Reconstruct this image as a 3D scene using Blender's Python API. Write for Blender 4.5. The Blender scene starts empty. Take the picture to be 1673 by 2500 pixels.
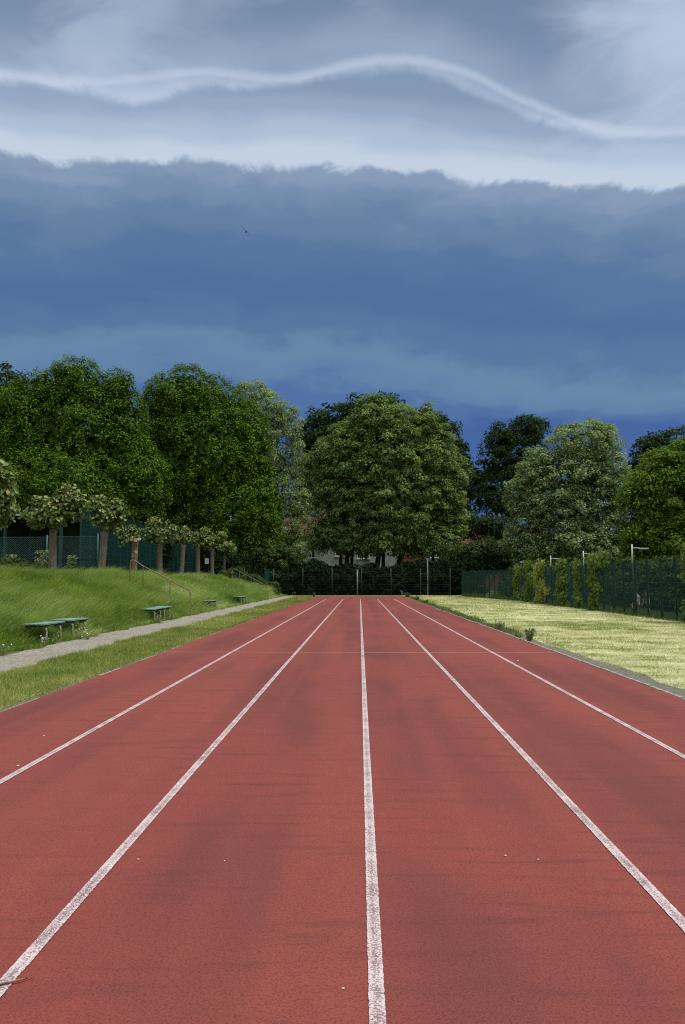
import bpy, bmesh, math, random
import numpy as np
R = math.radians
random.seed(7)
rng = np.random.default_rng(7)
sc = bpy.context.scene
col = sc.collection

# ------------------------------------------------------------------ camera
F_PX, W_PX, H_PX = 1878.0, 1673.0, 2500.0
CAM_H = 1.37
PITCH = math.atan(167 / F_PX)
YAW = math.atan(41.9 / F_PX * math.cos(PITCH))
cam_d = bpy.data.cameras.new('camera')
cam_d.sensor_fit = 'HORIZONTAL'
cam_d.sensor_width = 36.0
cam_d.lens = 36.0 * F_PX / W_PX
cam_d.clip_start = 0.05
cam_d.clip_end = 3000
cam = bpy.data.objects.new('camera', cam_d)
col.objects.link(cam)
cam.location = (0, 0, CAM_H)
cam.rotation_euler = (R(90) + PITCH, 0, YAW)
sc.camera = cam

# ------------------------------------------------------------------ world, sun, exposure
EXPO = 1.0
SUN_ELEV, SUN_AZ = R(66), R(102)          # azimuth clockwise from +Y (ahead): high, to the right
vs = sc.view_settings
vs.view_transform = 'Standard'
vs.look = 'None'
vs.gamma = 1.0
vs.exposure = EXPO
vs.use_curve_mapping = False

def lin(r, g, b):
    f = lambda c: (c / 255 / 12.92) if c / 255 <= 0.04045 else ((c / 255 + 0.055) / 1.055) ** 2.4
    return (f(r), f(g), f(b))

def ray_of(px, py):
    cp, sp, cy, sy = math.cos(PITCH), math.sin(PITCH), math.cos(YAW), math.sin(YAW)
    a, b = (px - W_PX / 2) / F_PX, (H_PX / 2 - py) / F_PX
    return np.array([-sy * cp + cy * a + sy * sp * b, cy * cp + sy * a - cy * sp * b, sp + cp * b])

def at(px, py, Y):                         # the point of the photograph at a chosen real distance
    r = ray_of(px, py)
    return np.array([0, 0, CAM_H]) + r * (Y / r[1])

def azel(px, py):
    r = ray_of(px, py)
    r = r / np.linalg.norm(r)
    return math.degrees(math.atan2(r[0], r[1])), math.degrees(math.asin(r[2]))

class NT:                                  # small node helper
    def __init__(s, tree):
        s.t = tree
        s.t.nodes.clear()
    def n(s, kind, **kw):
        nd = s.t.nodes.new(kind)
        for k, v in kw.items():
            setattr(nd, k, v)
        return nd
    def link(s, a, b):
        s.t.links.new(a, b)
    def val(s, sock, v):
        if hasattr(v, 'is_output') or isinstance(v, bpy.types.NodeSocket):
            s.link(v, sock)
        else:
            sock.default_value = v
    def math(s, op, a, b=0.0, c=None, clamp=False):
        nd = s.n('ShaderNodeMath', operation=op, use_clamp=clamp)
        s.val(nd.inputs[0], a); s.val(nd.inputs[1], b)
        if c is not None: s.val(nd.inputs[2], c)
        return nd.outputs[0]
    def mapr(s, v, a, b, c, d, smooth=True):
        nd = s.n('ShaderNodeMapRange')
        nd.interpolation_type = 'SMOOTHSTEP' if smooth else 'LINEAR'
        s.val(nd.inputs[0], v)
        for i, x in enumerate((a, b, c, d)): s.val(nd.inputs[1 + i], x)
        return nd.outputs[0]
    def noise(s, vec, scale, detail=3, rough=0.5, dist=0.0):
        nd = s.n('ShaderNodeTexNoise')
        s.link(vec, nd.inputs['Vector'])
        nd.inputs['Scale'].default_value = scale
        nd.inputs['Detail'].default_value = detail
        nd.inputs['Roughness'].default_value = rough
        nd.inputs['Distortion'].default_value = dist
        return nd.outputs['Fac']
    def mapping(s, vec, scale=(1, 1, 1), loc=(0, 0, 0), rot=(0, 0, 0)):
        nd = s.n('ShaderNodeMapping')
        s.link(vec, nd.inputs[0])
        nd.inputs['Scale'].default_value = scale
        nd.inputs['Location'].default_value = loc
        nd.inputs['Rotation'].default_value = rot
        return nd.outputs[0]
    def ramp(s, fac, stops, interp='EASE'):
        nd = s.n('ShaderNodeValToRGB')
        cr = nd.color_ramp
        cr.interpolation = interp
        while len(cr.elements) < len(stops): cr.elements.new(0.5)
        for e, (p, c) in zip(cr.elements, stops):
            e.position = p
            e.color = (c[0], c[1], c[2], 1)
        s.link(fac, nd.inputs[0])
        return nd.outputs[0]
    def mix(s, fac, a, b, mode='MIX'):
        nd = s.n('ShaderNodeMix', data_type='RGBA', blend_type=mode)
        s.val(nd.inputs[0], fac)
        for i, x in ((6, a), (7, b)):
            if isinstance(x, tuple): x = (x[0], x[1], x[2], 1)
            s.val(nd.inputs[i], x)
        return nd.outputs[2]
    def curve(s, fac, pts):
        nd = s.n('ShaderNodeFloatCurve')
        c = nd.mapping.curves[0]
        while len(c.points) < len(pts): c.points.new(0.5, 0.5)
        for p, (x, y) in zip(c.points, pts): p.location = (x, y)
        nd.mapping.update()
        s.link(fac, nd.inputs['Value'])
        return nd.outputs[0]

def build_world():
    w = bpy.data.worlds.new('World')
    sc.world = w
    w.use_nodes = True
    g = NT(w.node_tree)
    co = g.n('ShaderNodeTexCoord').outputs['Generated']
    sep = g.n('ShaderNodeSeparateXYZ'); g.link(co, sep.inputs[0])
    x, y, z = sep.outputs
    el = g.math('MULTIPLY', g.math('ARCSINE', z), 57.29578)
    az = g.math('MULTIPLY', g.math('ARCTAN2', x, y), 57.29578)
    azn = g.math('ADD', g.math('DIVIDE', az, 60.0), 0.5, clamp=True)
    def line(pts):
        q = []
        for px, py in pts:
            a, e = azel(px, py)
            q.append((a / 60 + 0.5, (e - 15) / 35))
        q = [(0.0, q[0][1])] + q + [(1.0, q[-1][1])]
        return g.math('ADD', g.math('MULTIPLY', g.curve(azn, q), 35.0), 15.0)
    edge = line([(-40, 365), (200, 395), (400, 388), (560, 400), (760, 402), (1000, 415), (1200, 438), (1450, 452), (1700, 455)])
    rib = line([(-40, 188), (180, 215), (330, 245), (470, 215), (700, 208), (900, 172), (1060, 180), (1180, 235), (1330, 290), (1480, 330), (1700, 325)])
    rib2 = line([(-40, 176), (250, 200), (500, 178), (720, 192), (900, 150), (1080, 160), (1300, 255), (1500, 318), (1700, 318)])
    flat = g.mapping(co, (1, 1, 3.2))
    vflat = g.mapping(co, (1, 1, 5.5), (3.1, 1.7, 0.4))
    n_low = g.noise(flat, 2.2, 3, 0.5, 0.3)
    n_mid = g.noise(flat, 6.5, 5, 0.55, 0.5)
    n_wide = g.noise(vflat, 3.0, 4, 0.5, 0.4)
    n_fine = g.noise(g.mapping(co, (1, 1, 1.5)), 15.0, 6, 0.62, 0.8)
    n_puff = g.noise(g.mapping(co, (1, 1, 1.1), (5.2, 0.3, 2.2)), 15.0, 6, 0.62, 0.25)
    n_lump = g.noise(g.mapping(co, (1, 1, 1.6), (0.7, 2.9, 1.1)), 4.2, 4, 0.55, 0.5)
    c = lambda n, amp: g.math('MULTIPLY', g.math('SUBTRACT', n, 0.5), amp)
    d0 = g.math('SUBTRACT', el, edge)
    dn = g.math('ADD', g.math('ADD', d0, c(n_fine, 1.3)), c(n_puff, 2.3))
    # below the torn edge: the dark storm base
    soft = g.mapr(d0, -9.0, -0.5, 1.0, 0.45)
    db = g.math('ADD', g.math('ADD', d0, g.math('MULTIPLY', c(n_low, 4.0), soft)), g.math('ADD', g.math('MULTIPLY', c(n_lump, 5.0), soft), g.math('ADD', g.math('ADD', c(n_mid, 4.2), c(n_fine, 2.0)), c(n_wide, 3.0))))
    fb = g.math('DIVIDE', g.math('ADD', db, 32.0), 36.0, clamp=True)
    P = lambda d: (d + 32) / 36
    below = g.ramp(fb, [(P(-31), lin(58, 90, 150)), (P(-16.4), lin(62, 95, 156)), (P(-15.2), lin(76, 109, 161)), (P(-13.9), lin(95, 127, 165)),
                        (P(-12.3), lin(101, 133, 167)), (P(-10.6), lin(85, 117, 158)), (P(-8.5), lin(77, 109, 154)), (P(-5.5), lin(84, 116, 157)), (P(-3.6), lin(99, 127, 162)),
                        (P(-2.0), lin(116, 140, 171)), (P(-0.5), lin(134, 155, 183)), (P(2.5), lin(156, 175, 200))])
    # above it: pale band, grey layer, bright ribbon, upper layer
    da = g.math('ADD', g.math('ADD', d0, c(n_mid, 1.6)), c(n_wide, 1.4))
    fa = g.math('DIVIDE', g.math('ADD', da, 1.0), 16.0, clamp=True)
    A = lambda d: (d + 1) / 16
    above = g.ramp(fa, [(A(-1), lin(200, 213, 229)), (A(0.7), lin(197, 210, 227)), (A(1.8), lin(176, 192, 214)), (A(3.2), lin(150, 169, 196)),
                        (A(4.8), lin(132, 153, 181)), (A(7), lin(124, 146, 175)), (A(10), lin(112, 135, 164)), (A(15), lin(118, 141, 168))])
    n_up = g.noise(g.mapping(co, (1, 1, 2.0), (4.3, 1.4, 2.2)), 3.6, 5, 0.52, 0.6)
    up = g.mapr(el, 34, 40, 0.0, 1.0)
    pale = g.math('MULTIPLY', up, g.mapr(n_up, 0.50, 0.74, 0.0, 0.6))
    above = g.mix(pale, above, lin(184, 198, 220))
    # corner patches of brighter cloud
    def blob(px, py, r0, s):
        r = ray_of(px, py); r = r / np.linalg.norm(r)
        vm = g.n('ShaderNodeVectorMath', operation='DISTANCE'); g.link(co, vm.inputs[0]); vm.inputs[1].default_value = tuple(r)
        v = g.math('ADD', vm.outputs['Value'], c(n_mid, 0.22))
        return g.math('MULTIPLY', g.mapr(v, 0.0, r0, 1.0, 0.0), s)
    above = g.mix(blob(1640, 70, 0.17, 0.9), above, lin(188, 203, 224))
    above = g.mix(blob(250, 95, 0.10, 0.8), above, lin(168, 184, 208))
    e1 = g.math('ADD', g.math('SUBTRACT', el, rib), g.math('ADD', c(n_fine, 0.9), c(n_mid, 1.5)))
    r_lo = g.mapr(e1, -0.4, 0.35, 0.0, 1.0)
    r_hi = g.mapr(e1, 0.1, 1.15, 1.0, 0.0)
    rfac = g.math('MULTIPLY', g.math('MULTIPLY', r_lo, r_hi), g.mapr(n_lump, 0.36, 0.6, 0.30, 0.85))
    glow = g.math('MULTIPLY', g.math('MULTIPLY', r_lo, g.mapr(e1, 0.0, 4.2, 1.0, 0.0)), g.mapr(n_up, 0.35, 0.65, 0.30, 0.70))
    above = g.mix(glow, above, lin(182, 198, 220))
    rfac = g.math('MULTIPLY', rfac, g.mapr(n_fine, 0.35, 0.6, 0.35, 0.9))
    above = g.mix(rfac, above, lin(196, 211, 231))
    e2 = g.math('ADD', g.math('SUBTRACT', el, rib2), c(n_fine, 0.5))
    r2 = g.math('MULTIPLY', g.math('MULTIPLY', g.mapr(e2, -0.35, 0.0, 0.0, 1.0), g.mapr(e2, 0.0, 0.55, 1.0, 0.0)), 0.4)
    above = g.mix(r2, above, lin(206, 218, 236))
    front = g.mix(g.mapr(dn, -0.38, 0.22, 0.0, 1.0), below, above)
    # the rest of the overcast, overhead and behind the camera
    n_oc = g.noise(g.mapping(co, (1, 1, 1.6), (2.3, 0.8, 5.1)), 2.6, 5, 0.5, 0.4)
    over = g.mix(g.mapr(n_oc, 0.3, 0.7, 0.0, 1.0), lin(196, 207, 222), lin(240, 243, 247))
    lum = g.math('ADD', g.math('MULTIPLY', g.math('MAXIMUM', z, 0.0), 1.65), 0.24)   # an overcast sky is brightest overhead
    vm2 = g.n('ShaderNodeVectorMath', operation='SCALE'); g.link(over, vm2.inputs[0]); g.link(lum, vm2.inputs['Scale'])
    over = vm2.outputs[0]
    back = g.math('MAXIMUM', g.mapr(y, 0.25, -0.45, 0.0, 1.0), g.mapr(el, 44, 75, 0.0, 1.0))
    sky = g.mix(back, front, over)
    bg = g.n('ShaderNodeBackground')
    g.link(sky, bg.inputs[0])
    bg.inputs[1].default_value = 1.0 / 2 ** EXPO
    ns = g.n('ShaderNodeTexSky', sky_type='NISHITA')
    ns.sun_disc = False
    ns.sun_elevation = SUN_ELEV
    ns.sun_rotation = SUN_AZ
    bn = g.n('ShaderNodeBackground')
    g.link(ns.outputs[0], bn.inputs[0])
    bn.inputs[1].default_value = 0.08
    mx = g.n('ShaderNodeMixShader')
    mx.inputs[0].default_value = 0.96      # the cloud deck covers nearly all of the blue
    g.link(bn.outputs[0], mx.inputs[1]); g.link(bg.outputs[0], mx.inputs[2])
    out = g.n('ShaderNodeOutputWorld')
    g.link(mx.outputs[0], out.inputs[0])
build_world()

sun_d = bpy.data.lights.new('sun', 'SUN')
sun_d.energy = 1.5
sun_d.angle = R(24)
sun_d.color = (1.0, 0.965, 0.90)
sun = bpy.data.objects.new('sun', sun_d)
col.objects.link(sun)
sun.rotation_euler = (R(90) - SUN_ELEV, 0, R(180) - SUN_AZ)

sc.cycles.use_denoising = False
sc.cycles.filter_width = 1.15
sc.cycles.max_bounces = 6
sc.cycles.diffuse_bounces = 3
sc.cycles.transmission_bounces = 4
sc.cycles.transparent_max_bounces = 6

# ------------------------------------------------------------------ helpers
def tag(o, label=None, cat=None, group=None, kind=None):
    if label: o['label'] = label
    if cat: o['category'] = cat
    if group: o['group'] = group
    if kind: o['kind'] = kind
    return o

def link(o, parent=None):
    col.objects.link(o)
    if parent is not None: o.parent = parent
    return o

def empty(name, loc=(0, 0, 0), rz=0.0):
    o = bpy.data.objects.new(name, None)
    o.location = tuple(float(v) for v in loc)
    o.rotation_euler = (0, 0, rz)
    o.empty_display_size = 0.1
    return link(o)

def raw_mesh(name, V, Fc, mat, tint=None, smooth=False):
    """V (n,3), Fc (m,3 or 4) arrays"""
    V = np.asarray(V, dtype=np.float32); Fc = np.asarray(Fc, dtype=np.int32)
    me = bpy.data.meshes.new(name)
    k = Fc.shape[1]
    me.vertices.add(len(V)); me.vertices.foreach_set('co', V.ravel())
    me.loops.add(Fc.size); me.loops.foreach_set('vertex_index', Fc.ravel())
    me.polygons.add(len(Fc)); me.polygons.foreach_set('loop_start', np.arange(0, Fc.size, k, dtype=np.int32))
    if smooth: me.polygons.foreach_set('use_smooth', np.ones(len(Fc), dtype=bool))
    me.update(calc_edges=True)
    if tint is not None:
        a = me.attributes.new('tint', 'FLOAT', 'FACE')
        a.data.foreach_set('value', np.asarray(tint, dtype=np.float32))
    me.materials.append(mat)
    return me

class MB:
    def __init__(s): s.v, s.f = [], []
    def box(s, c, d, rz=0.0, tilt=0.0):
        b = len(s.v); cz, sz = math.cos(rz), math.sin(rz)
        for dz in (-.5, .5):
            for dx, dy in ((-.5, -.5), (.5, -.5), (.5, .5), (-.5, .5)):
                x, y, z = dx * d[0], dy * d[1], dz * d[2]
                s.v.append((c[0] + x * cz - y * sz, c[1] + x * sz + y * cz, c[2] + z + tilt * y))
        for q in ((3, 2, 1, 0), (4, 5, 6, 7), (0, 1, 5, 4), (1, 2, 6, 5), (2, 3, 7, 6), (3, 0, 4, 7)):
            s.f.append(tuple(b + i for i in q))
        return s
    def tube(s, pts, rad, n=8, cap=True, wob=0.0):
        pts = [np.asarray(p, float) for p in pts]
        if not hasattr(rad, '__len__'): rad = [rad] * len(pts)
        b = len(s.v); up = None
        for i, p in enumerate(pts):
            t = pts[min(i + 1, len(pts) - 1)] - pts[max(i - 1, 0)]
            t = t / (np.linalg.norm(t) + 1e-9)
            if up is None:
                up = np.array([1.0, 0, 0]) if abs(t[0]) < 0.8 else np.array([0, 1.0, 0])
            a = np.cross(t, up); a /= np.linalg.norm(a) + 1e-9
            c2 = np.cross(a, t); up = c2
            for k in range(n):
                th = 2 * math.pi * k / n
                r = rad[i] * (1 + wob * (random.random() - .5))
                s.v.append(tuple(p + (a * math.cos(th) + c2 * math.sin(th)) * r))
        for i in range(len(pts) - 1):
            for k in range(n):
                k2 = (k + 1) % n
                s.f.append((b + i * n + k, b + i * n + k2, b + (i + 1) * n + k2, b + (i + 1) * n + k))
        if cap:
            s.f.append(tuple(b + k for k in reversed(range(n))))
            e = b + (len(pts) - 1) * n
            s.f.append(tuple(e + k for k in range(n)))
        return s
    def prism(s, poly, z0, z1):            # poly of (x, y), counter-clockwise
        b = len(s.v); n = len(poly)
        for z in (z0, z1):
            for x, y in poly: s.v.append((x, y, z))
        s.f.append(tuple(b + i for i in reversed(range(n)))); s.f.append(tuple(b + n + i for i in range(n)))
        for i in range(n):
            j = (i + 1) % n
            s.f.append((b + i, b + j, b + n + j, b + n + i))
        return s
    def mesh(s, name, mat, smooth=False, bevel=0.0):
        me = bpy.data.meshes.new(name)
        me.from_pydata(s.v, [], s.f)
        if bevel:
            bm = bmesh.new(); bm.from_mesh(me)
            bmesh.ops.bevel(bm, geom=bm.edges[:], offset=bevel, segments=2, affect='EDGES')
            bm.to_mesh(me); bm.free()
        if smooth:
            me.polygons.foreach_set('use_smooth', np.ones(len(me.polygons), dtype=bool))
        me.update(); me.materials.append(mat)
        return me
    def build(s, name, mat, parent=None, smooth=False, bevel=0.0):
        return link(bpy.data.objects.new(name, s.mesh(name, mat, smooth, bevel)), parent)

def obj(name, me, parent=None, loc=None):
    o = bpy.data.objects.new(name, me)
    if loc is not None: o.location = tuple(float(v) for v in loc)
    return link(o, parent)

def ss(a, b, x):
    t = np.clip((np.asarray(x, float) - a) / (b - a), 0, 1)
    return t * t * (3 - 2 * t)

def hz(x, y):                              # height of the ground
    x = np.asarray(x, float); y = np.asarray(y, float)
    s = np.clip((-6.55 - x) / 4.9, 0, 1)
    prof = np.where(s < .12, s * s / .24, np.where(s > .8, 1 - .12 - (1 - s) ** 2 / .4 * 1.0 + 0.02, s - .06))
    prof = np.where(s > .8, .74 + (0.16 * (1 - ((1 - s) / .2) ** 2)), prof)
    bank = prof / .9 * 1.36 * (1 - ss(66.5, 70.0, y + 0.25 * (x + 12)))
    bank = bank + np.where(s > 0.1, 0.05 * np.sin(y * .55 + x) * np.sin(y * .21 + 1), 0) * (1 - ss(66, 69, y))
    pit = -.985 * ss(11.6, 13.6, x) * (1 - ss(60, 66, y))
    return bank + pit

# ------------------------------------------------------------------ materials
def mat_new(name):
    m = bpy.data.materials.new(name); m.use_nodes = True
    return m, NT(m.node_tree)

def finish(g, colr, rough=0.8, bump=None, bstr=0.3, bdist=0.01, spec=0.3, metal=0.0):
    p = g.n('ShaderNodeBsdfPrincipled')
    g.val(p.inputs['Base Color'], (colr + (1,)) if isinstance(colr, tuple) else colr)
    g.val(p.inputs['Roughness'], rough)
    p.inputs['Specular IOR Level'].default_value = spec
    p.inputs['Metallic'].default_value = metal
    if bump is not None:
        b = g.n('ShaderNodeBump'); b.inputs['Strength'].default_value = bstr; b.inputs['Distance'].default_value = bdist
        g.link(bump, b.inputs['Height']); g.link(b.outputs[0], p.inputs['Normal'])
    o = g.n('ShaderNodeOutputMaterial'); g.link(p.outputs[0], o.inputs[0])
    return p

def mat_simple(name, c1, c2=None, scale=8.0, rough=0.7, spec=0.3, bump=0.2, metal=0.0, detail=5, stretch=(1, 1, 1), bdist=0.01):
    m, g = mat_new(name)
    co = g.mapping(g.n('ShaderNodeTexCoord').outputs['Object'], stretch)
    n = g.noise(co, scale, detail, 0.6)
    c = g.mix(g.mapr(n, 0.32, 0.68, 0, 1), c1, c2 or c1)
    finish(g, c, rough, n, bump, bdist, spec, metal)
    return m

def mat_leaf(name, dark, light, trans=0.3, rough=0.6, third=None, spec=0.10):
    m, g = mat_new(name)
    a = g.n('ShaderNodeAttribute', attribute_name='tint')
    stops = [(0.0, dark), (0.75 if third else 1.0, light)] + ([(1.0, third)] if third else [])
    c = g.ramp(a.outputs['Fac'], stops, 'LINEAR')
    p = g.n('ShaderNodeBsdfPrincipled')
    g.link(c, p.inputs['Base Color']); p.inputs['Roughness'].default_value = rough
    p.inputs['Specular IOR Level'].default_value = spec
    t = g.n('ShaderNodeBsdfTranslucent')
    tc = g.mix(0.6, c, (1.0, 1.0, 0.35), 'MULTIPLY')
    g.link(tc, t.inputs[0])
    mx = g.n('ShaderNodeMixShader'); mx.inputs[0].default_value = trans
    g.link(p.outputs[0], mx.inputs[1]); g.link(t.outputs[0], mx.inputs[2])
    o = g.n('ShaderNodeOutputMaterial'); g.link(mx.outputs[0], o.inputs[0])
    return m

def wpos(g): return g.n('ShaderNodeNewGeometry').outputs['Position']

def mat_track():
    m, g = mat_new('red tartan')
    co = wpos(g)
    gran = g.noise(co, 230, 2, 0.7)
    gr2 = g.noise(co, 95, 3, 0.65)
    mid = g.noise(g.mapping(co, (1, 0.6, 1)), 9, 4, 0.6)
    streak = g.noise(g.mapping(co, (0.35, 2.6, 1), (3, 1, 0)), 3.2, 5, 0.62, 0.4)
    big = g.noise(g.mapping(co, (1.1, 0.35, 1), (7.3, 2.2, 0)), 0.9, 3, 0.5, 0.3)
    lane = g.noise(g.mapping(co, (1.0, 0.03, 1), (1.2, 0, 0)), 1.5, 2, 0.5)
    c = g.mix(g.mapr(big, 0.32, 0.66, 0, 1), lin(131, 62, 52), lin(102, 52, 47))
    c = g.mix(g.math('MULTIPLY', g.mapr(lane, 0.38, 0.62, 0, 1), 0.75), c, lin(140, 69, 56))
    c = g.mix(g.math('MULTIPLY', g.mapr(streak, 0.50, 0.74, 0, 1), 0.6), c, lin(86, 44, 43))
    c = g.mix(g.math('MULTIPLY', g.mapr(mid, 0.3, 0.75, 0, 1), 0.3), c, lin(112, 54, 52))
    c = g.mix(g.math('MULTIPLY', g.mapr(gr2, 0.45, 0.66, 0, 1), 0.66), c, lin(80, 38, 36))
    c = g.mix(g.math('MULTIPLY', g.mapr(gran, 0.48, 0.68, 0, 1), 0.5), c, lin(156, 84, 69))
    finish(g, c, 0.85, gr2, 0.5, 0.004, 0.25)
    return m

def mat_line():
    m, g = mat_new('worn white paint')
    co = wpos(g)
    gr = g.noise(co, 120, 3, 0.7)
    pat = g.noise(co, 7, 3, 0.6)
    t = g.math('ADD', gr, g.math('MULTIPLY', g.math('SUBTRACT', pat, 0.5), 0.35))
    sx = g.n('ShaderNodeSeparateXYZ'); g.link(g.n('ShaderNodeTexCoord').outputs['Generated'], sx.inputs[0])
    mid = g.math('SUBTRACT', 0.5, g.math('ABSOLUTE', g.math('SUBTRACT', sx.outputs[0], 0.5)))
    t = g.math('ADD', t, g.math('MULTIPLY', g.math('SUBTRACT', mid, 0.25), 0.22))
    c = g.mix(g.mapr(t, 0.42, 0.62, 0, 1), lin(204, 188, 184), lin(126, 100, 100))
    finish(g, c, 0.8, gr, 0.4, 0.003, 0.2)
    return m

def mat_lawn(name, straw, green, soil, w_green, near_edge=None):
    m, g = mat_new(name)
    co = wpos(g)
    blot = g.noise(g.mapping(co, (0.75, 1.2, 1), (0, 0, 0), (0, 0, 0.2)), 1.3, 6, 0.62, 0.6)
    row = g.noise(g.mapping(co, (1, 0.12, 1), (0, 4, 0), (0, 0, 0.35)), 0.9, 3, 0.5)
    fine = g.noise(co, 26, 5, 0.75)
    vf = g.noise(co, 90, 3, 0.7)
    t = g.math('ADD', g.math('ADD', blot, g.math('MULTIPLY', g.math('SUBTRACT', fine, 0.5), 0.55)), g.math('MULTIPLY', g.math('SUBTRACT', row, 0.5), 0.35))
    c = g.mix(g.mapr(t, w_green - 0.13, w_green + 0.13, 0, 1), straw, green)
    c = g.mix(g.math('MULTIPLY', g.mapr(vf, 0.55, 0.75, 0, 1), 0.5), c, soil)
    finish(g, c, 0.95, fine, 0.8, 0.03, 0.1)
    return m

def mat_gravel(name, c1, c2, c3):
    m, g = mat_new(name)
    co = wpos(g)
    v = g.n('ShaderNodeTexVoronoi'); g.link(co, v.inputs['Vector']); v.inputs['Scale'].default_value = 34
    n = g.noise(co, 11, 5, 0.7)
    big = g.noise(g.mapping(co, (1, 0.5, 1)), 1.6, 4, 0.6)
    c = g.mix(g.mapr(n, 0.3, 0.7, 0, 1), c1, c2)
    c = g.mix(g.math('MULTIPLY', g.mapr(big, 0.5, 0.75, 0, 1), 0.6), c, c3)
    cv = g.n('ShaderNodeSeparateColor'); g.link(v.outputs['Color'], cv.inputs[0])
    c = g.mix(g.math('MULTIPLY', cv.outputs[0], 0.45), c, lin(75, 70, 62))
    finish(g, c, 0.95, g.math('ADD', v.outputs['Distance'], n), 0.9, 0.02, 0.15)
    return m

def mat_bark(name, c1, c2, patch=None):
    m, g = mat_new(name)
    co = g.n('ShaderNodeTexCoord').outputs['Object']
    n = g.noise(g.mapping(co, (1, 1, 0.25)), 22, 5, 0.65)
    b = g.noise(co, 3.5, 4, 0.6)
    c = g.mix(g.mapr(n, 0.35, 0.65, 0, 1), c1, c2)
    if patch: c = g.mix(g.mapr(b, 0.55, 0.62, 0, 0.8), c, patch)
    finish(g, c, 0.9, n, 0.7, 0.02, 0.15)
    return m

M = {}
M['track'] = mat_track()
M['line'] = mat_line()
M['lawn'] = mat_lawn('dry mown lawn', (0.62, 0.58, 0.33), (0.24, 0.27, 0.07), (0.26, 0.24, 0.10), 0.52)
M['verge'] = mat_lawn('green mown verge', (0.34, 0.34, 0.10), (0.15, 0.20, 0.04), (0.17, 0.15, 0.07), 0.50)
M['ground'] = mat_lawn('rough grass ground', (0.11, 0.15, 0.04), (0.06, 0.10, 0.02), (0.07, 0.065, 0.035), 0.5)
M['path'] = mat_gravel('pale gravel', lin(182, 173, 158), lin(136, 127, 113), lin(112, 108, 84))
M['dirt'] = mat_gravel('dirt strip', lin(140, 134, 120), lin(104, 100, 88), lin(110, 110, 76))
M['concrete'] = mat_simple('edging concrete', lin(178, 168, 152), lin(128, 120, 106), 14, 0.9, 0.2, 0.4)
M['court'] = mat_simple('court surface', lin(70, 82, 66), lin(56, 66, 54), 2, 0.9, 0.2, 0.2)
M['green_paint'] = mat_simple('dark green coated steel', (0.006, 0.045, 0.036), (0.008, 0.06, 0.046), 5, 0.5, 0.35, 0.05)
M['post_green'] = mat_simple('black green post paint', (0.003, 0.020, 0.017), (0.005, 0.028, 0.023), 5, 0.55, 0.3, 0.05)
M['green_screen'] = mat_simple('green screen weave', (0.006, 0.046, 0.038), (0.004, 0.032, 0.028), 2, 0.85, 0.2, 0.2)
M['galv'] = mat_simple('galvanised tube', lin(128, 136, 130), lin(100, 108, 102), 10, 0.55, 0.4, 0.1)
M['wire'] = mat_simple('green coated wire', (0.02, 0.085, 0.066), (0.014, 0.065, 0.052), 8, 0.5, 0.4, 0.0)
M['far_wire'] = mat_simple('weathered fence wire', (0.006, 0.012, 0.010), (0.005, 0.010, 0.008), 8, 0.6, 0.3, 0.0)
M['lamp_grey'] = mat_simple('pale grey lamp metal', lin(196, 204, 200), lin(176, 184, 180), 10, 0.45, 0.4, 0.05)
M['bench_green'] = mat_simple('faded green plank paint', lin(140, 172, 152), lin(98, 130, 112), 9, 0.65, 0.3, 0.4, stretch=(3, .5, 3))
M['bench_leg'] = mat_simple('weathered pale tube', lin(172, 172, 150), lin(120, 120, 100), 14, 0.65, 0.3, 0.3)
M['bench_steel'] = mat_simple('dark under frame', (0.03, 0.03, 0.028), (0.05, 0.045, 0.04), 12, 0.7, 0.3, 0.2)
M['rail'] = mat_simple('rusty yellowed rail', lin(146, 132, 88), lin(112, 80, 58), 9, 0.7, 0.3, 0.3)
M['rail_post'] = mat_simple('rusty rail post', lin(118, 74, 58), lin(96, 84, 60), 9, 0.75, 0.2, 0.3)
M['rail_grey'] = mat_simple('greyed green rail', lin(112, 116, 92), lin(84, 92, 70), 9, 0.7, 0.3, 0.3)
M['bark'] = mat_bark('grey brown bark', lin(128, 116, 100), lin(94, 84, 72))
M['bark_plane'] = mat_bark('flaky bark', lin(128, 112, 92), lin(96, 80, 66), lin(176, 160, 128))
M['bark_dark'] = mat_bark('dark bark', lin(52, 46, 40), lin(36, 32, 28))
M['cut_wood'] = mat_simple('fresh sawn wood', lin(226, 212, 186), lin(200, 184, 150), 12, 0.8, 0.2, 0.2)
M['white_wall'] = mat_simple('white render', lin(214, 218, 214), lin(192, 198, 192), 1.5, 0.9, 0.2, 0.1)
M['shaded_wall'] = mat_simple('tree shaded white render', lin(168, 174, 168), lin(146, 152, 146), 1.5, 0.9, 0.2, 0.1)  # white render greyed to carry the shade of the trees
M['brick'] = mat_simple('brown brick', lin(132, 96, 82), lin(104, 74, 64), 6, 0.9, 0.2, 0.3)
M['tile'] = mat_simple('red brown roof tile', lin(118, 82, 70), lin(84, 60, 52), 5, 0.85, 0.2, 0.5, stretch=(1, 1, 3))
M['white_paint'] = mat_simple('white window paint', lin(228, 230, 226), lin(214, 216, 212), 5, 0.6, 0.3, 0.05)
M['glass'] = mat_simple('dark window glass', (0.02, 0.025, 0.03), (0.03, 0.035, 0.04), 2, 0.15, 0.5, 0.0)
M['paper'] = mat_simple('white notice sheet', lin(232, 234, 230), lin(214, 218, 214), 9, 0.7, 0.2, 0.05)
M['ink'] = mat_simple('grey print', lin(120, 124, 122), None, 9, 0.8, 0.1, 0.0)
M['roof_dark'] = mat_simple('dark shelter lining', (0.02, 0.022, 0.02), (0.03, 0.03, 0.028), 4, 0.9, 0.1, 0.1)
M['hornbeam'] = mat_leaf('hornbeam leaves', (0.036, 0.088, 0.008), (0.180, 0.300, 0.024), 0.24)
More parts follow.
